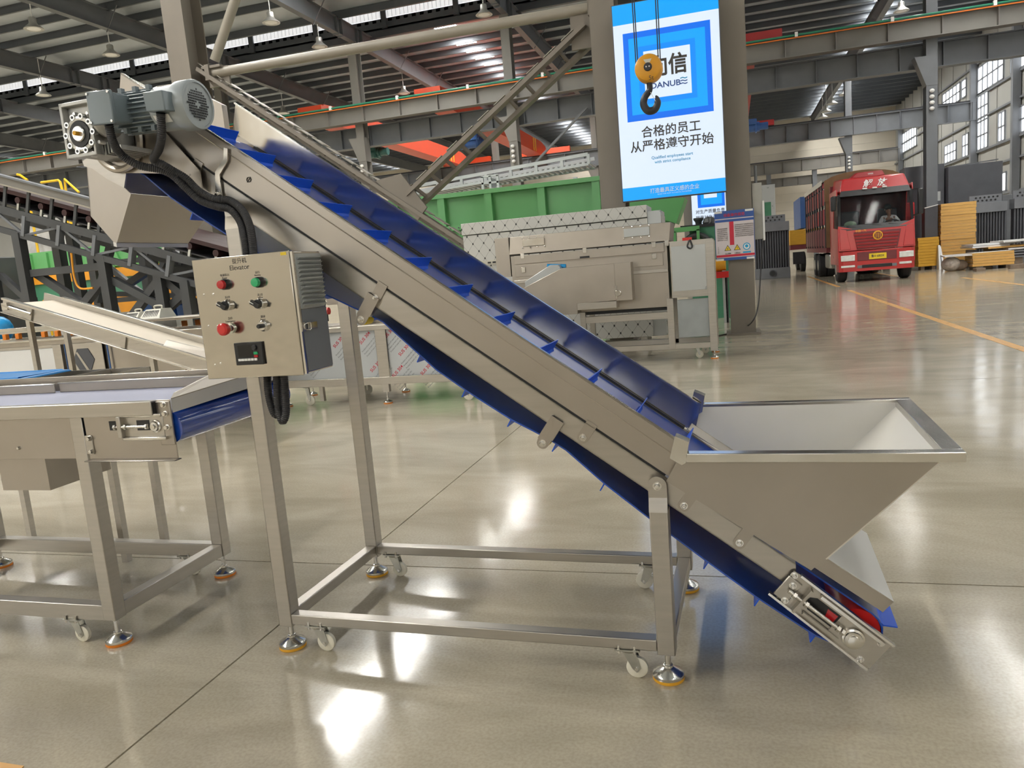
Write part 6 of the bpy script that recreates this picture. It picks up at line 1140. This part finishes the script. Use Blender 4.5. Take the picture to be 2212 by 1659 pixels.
foam_stack(6.75, 7.82, 25.5, 26.3, .1, .50, 5, 'foam', 'low film-wrapped foam pack on the floor in front of the tall stack', 'panelw')
o = thing('plastic_wrapped_roll', 'low bundle in clear crumpled plastic under a white sheet', 'bundle', (6.3, 25.6, 0)); MB().sphere((6.25, 25.8, .22), .3, 16, (.9, .8, .72)).build('bundle', mat('crumpled_film', (.45, .40, .36), .2, 0, .3, 8, bump=.8, bs=18), o); MB().sphere((6.48, 25.85, .17), .27, 14, (.9, .8, .62)).build('bundle', 'wood', o); MB().prism([(6.0, 25.45, .44), (6.72, 25.45, .44), (6.72, 26.2, .46), (6.05, 26.2, .46)], (0, 0, .03)).build('white_sheet', 'panelw', o)
o = thing('white_panel_pile', 'pile of white and orange-edged panels at the right edge', 'panel pile', (8.3, 26.5, 0))
for k, (x0, x1, y0, z, m_) in enumerate(((7.0, 8.0, 26.5, .62, 'panelw'), (7.05, 8.3, 26.6, .68, 'panelw'), (7.4, 9.5, 26.4, .57, 'foam'), (7.9, 9.8, 26.3, .50, 'panelw'), (7.9, 9.8, 26.3, .42, 'slate_l'), (7.9, 9.8, 26.3, .34, 'slate_l'), (7.9, 9.8, 26.3, .26, 'slate_l'), (7.75, 9.9, 26.2, .73, 'panelw'))): MB().box(x0, x1, y0, y0 + 1.3, z, z + .05).build('panel', m_, o)
for x in (8.0, 9.3): MB().box(x, x + .3, 26.35, 27.5, 0, .26).build('bearer', 'wood', o)
for x in (7.1, 7.6): MB().box(x, x + .1, 26.7, 27.6, 0, .57).build('prop', 'slate_l', o)
p = PZ(2118, 586); tag(MB().box(p[0] - .1, p[0] + .13, p[1], p[1] + .35, 0, .09).build('wood_block', 'wood', None, .004), 'short dark wood block lying alone on the floor', 'block')
p = PZ(2200, 580); tag(MB().box(p[0] - .2, p[0] + 1.2, p[1], p[1] + .2, 0, .12).build('timber_bearer', 'wood', None, .004), 'long timber bearer on the floor at the right edge', 'timber')
o = thing('dark_tank', 'large dark grey steel tank wall behind the foam stacks', 'tank', (8.2, 33.5, 0)); MB().box(6.5, 7.86, 33.4, 34.5, 0, 3.78).build('tank_section', 'slate', o, .02); MB().box(7.9, 9.7, 33.0, 34.5, 0, 3.62).build('tank_section', 'slate', o, .02); MB().box(7.45, 7.72, 33.38, 33.4, 2.4, 2.75).build('paper_label', 'film', o); MB().bar((8.2, 33.2, 3.62), (9.6, 33.2, 3.7), .04, .04).build('edge_pipe', 'iron', o); MB().box(9.75, 10.9, 33.5, 34.3, 0, 2.4).build('tank_section', 'slate_l', o, .02)
o = thing('ventilated_cabinet', 'grey cabinet with hose reel on the end wall left of the truck', 'cabinet', (1.7, 60, 0)); p = PY(1648, 400, 60); q = PY(1660, 462, 60); MB().box(p[0] - .2, q[0] + .5, 60, 60.8, 0, p[2]).build('cabinet', 'film', o, .02); p3 = PY(1655, 452, 59.9); MB().box(p3[0] - .1, p3[0] + .35, 59.97, 60.0, p3[2] - .8, p3[2] + .5).build('grey_door', 'green_d', o)
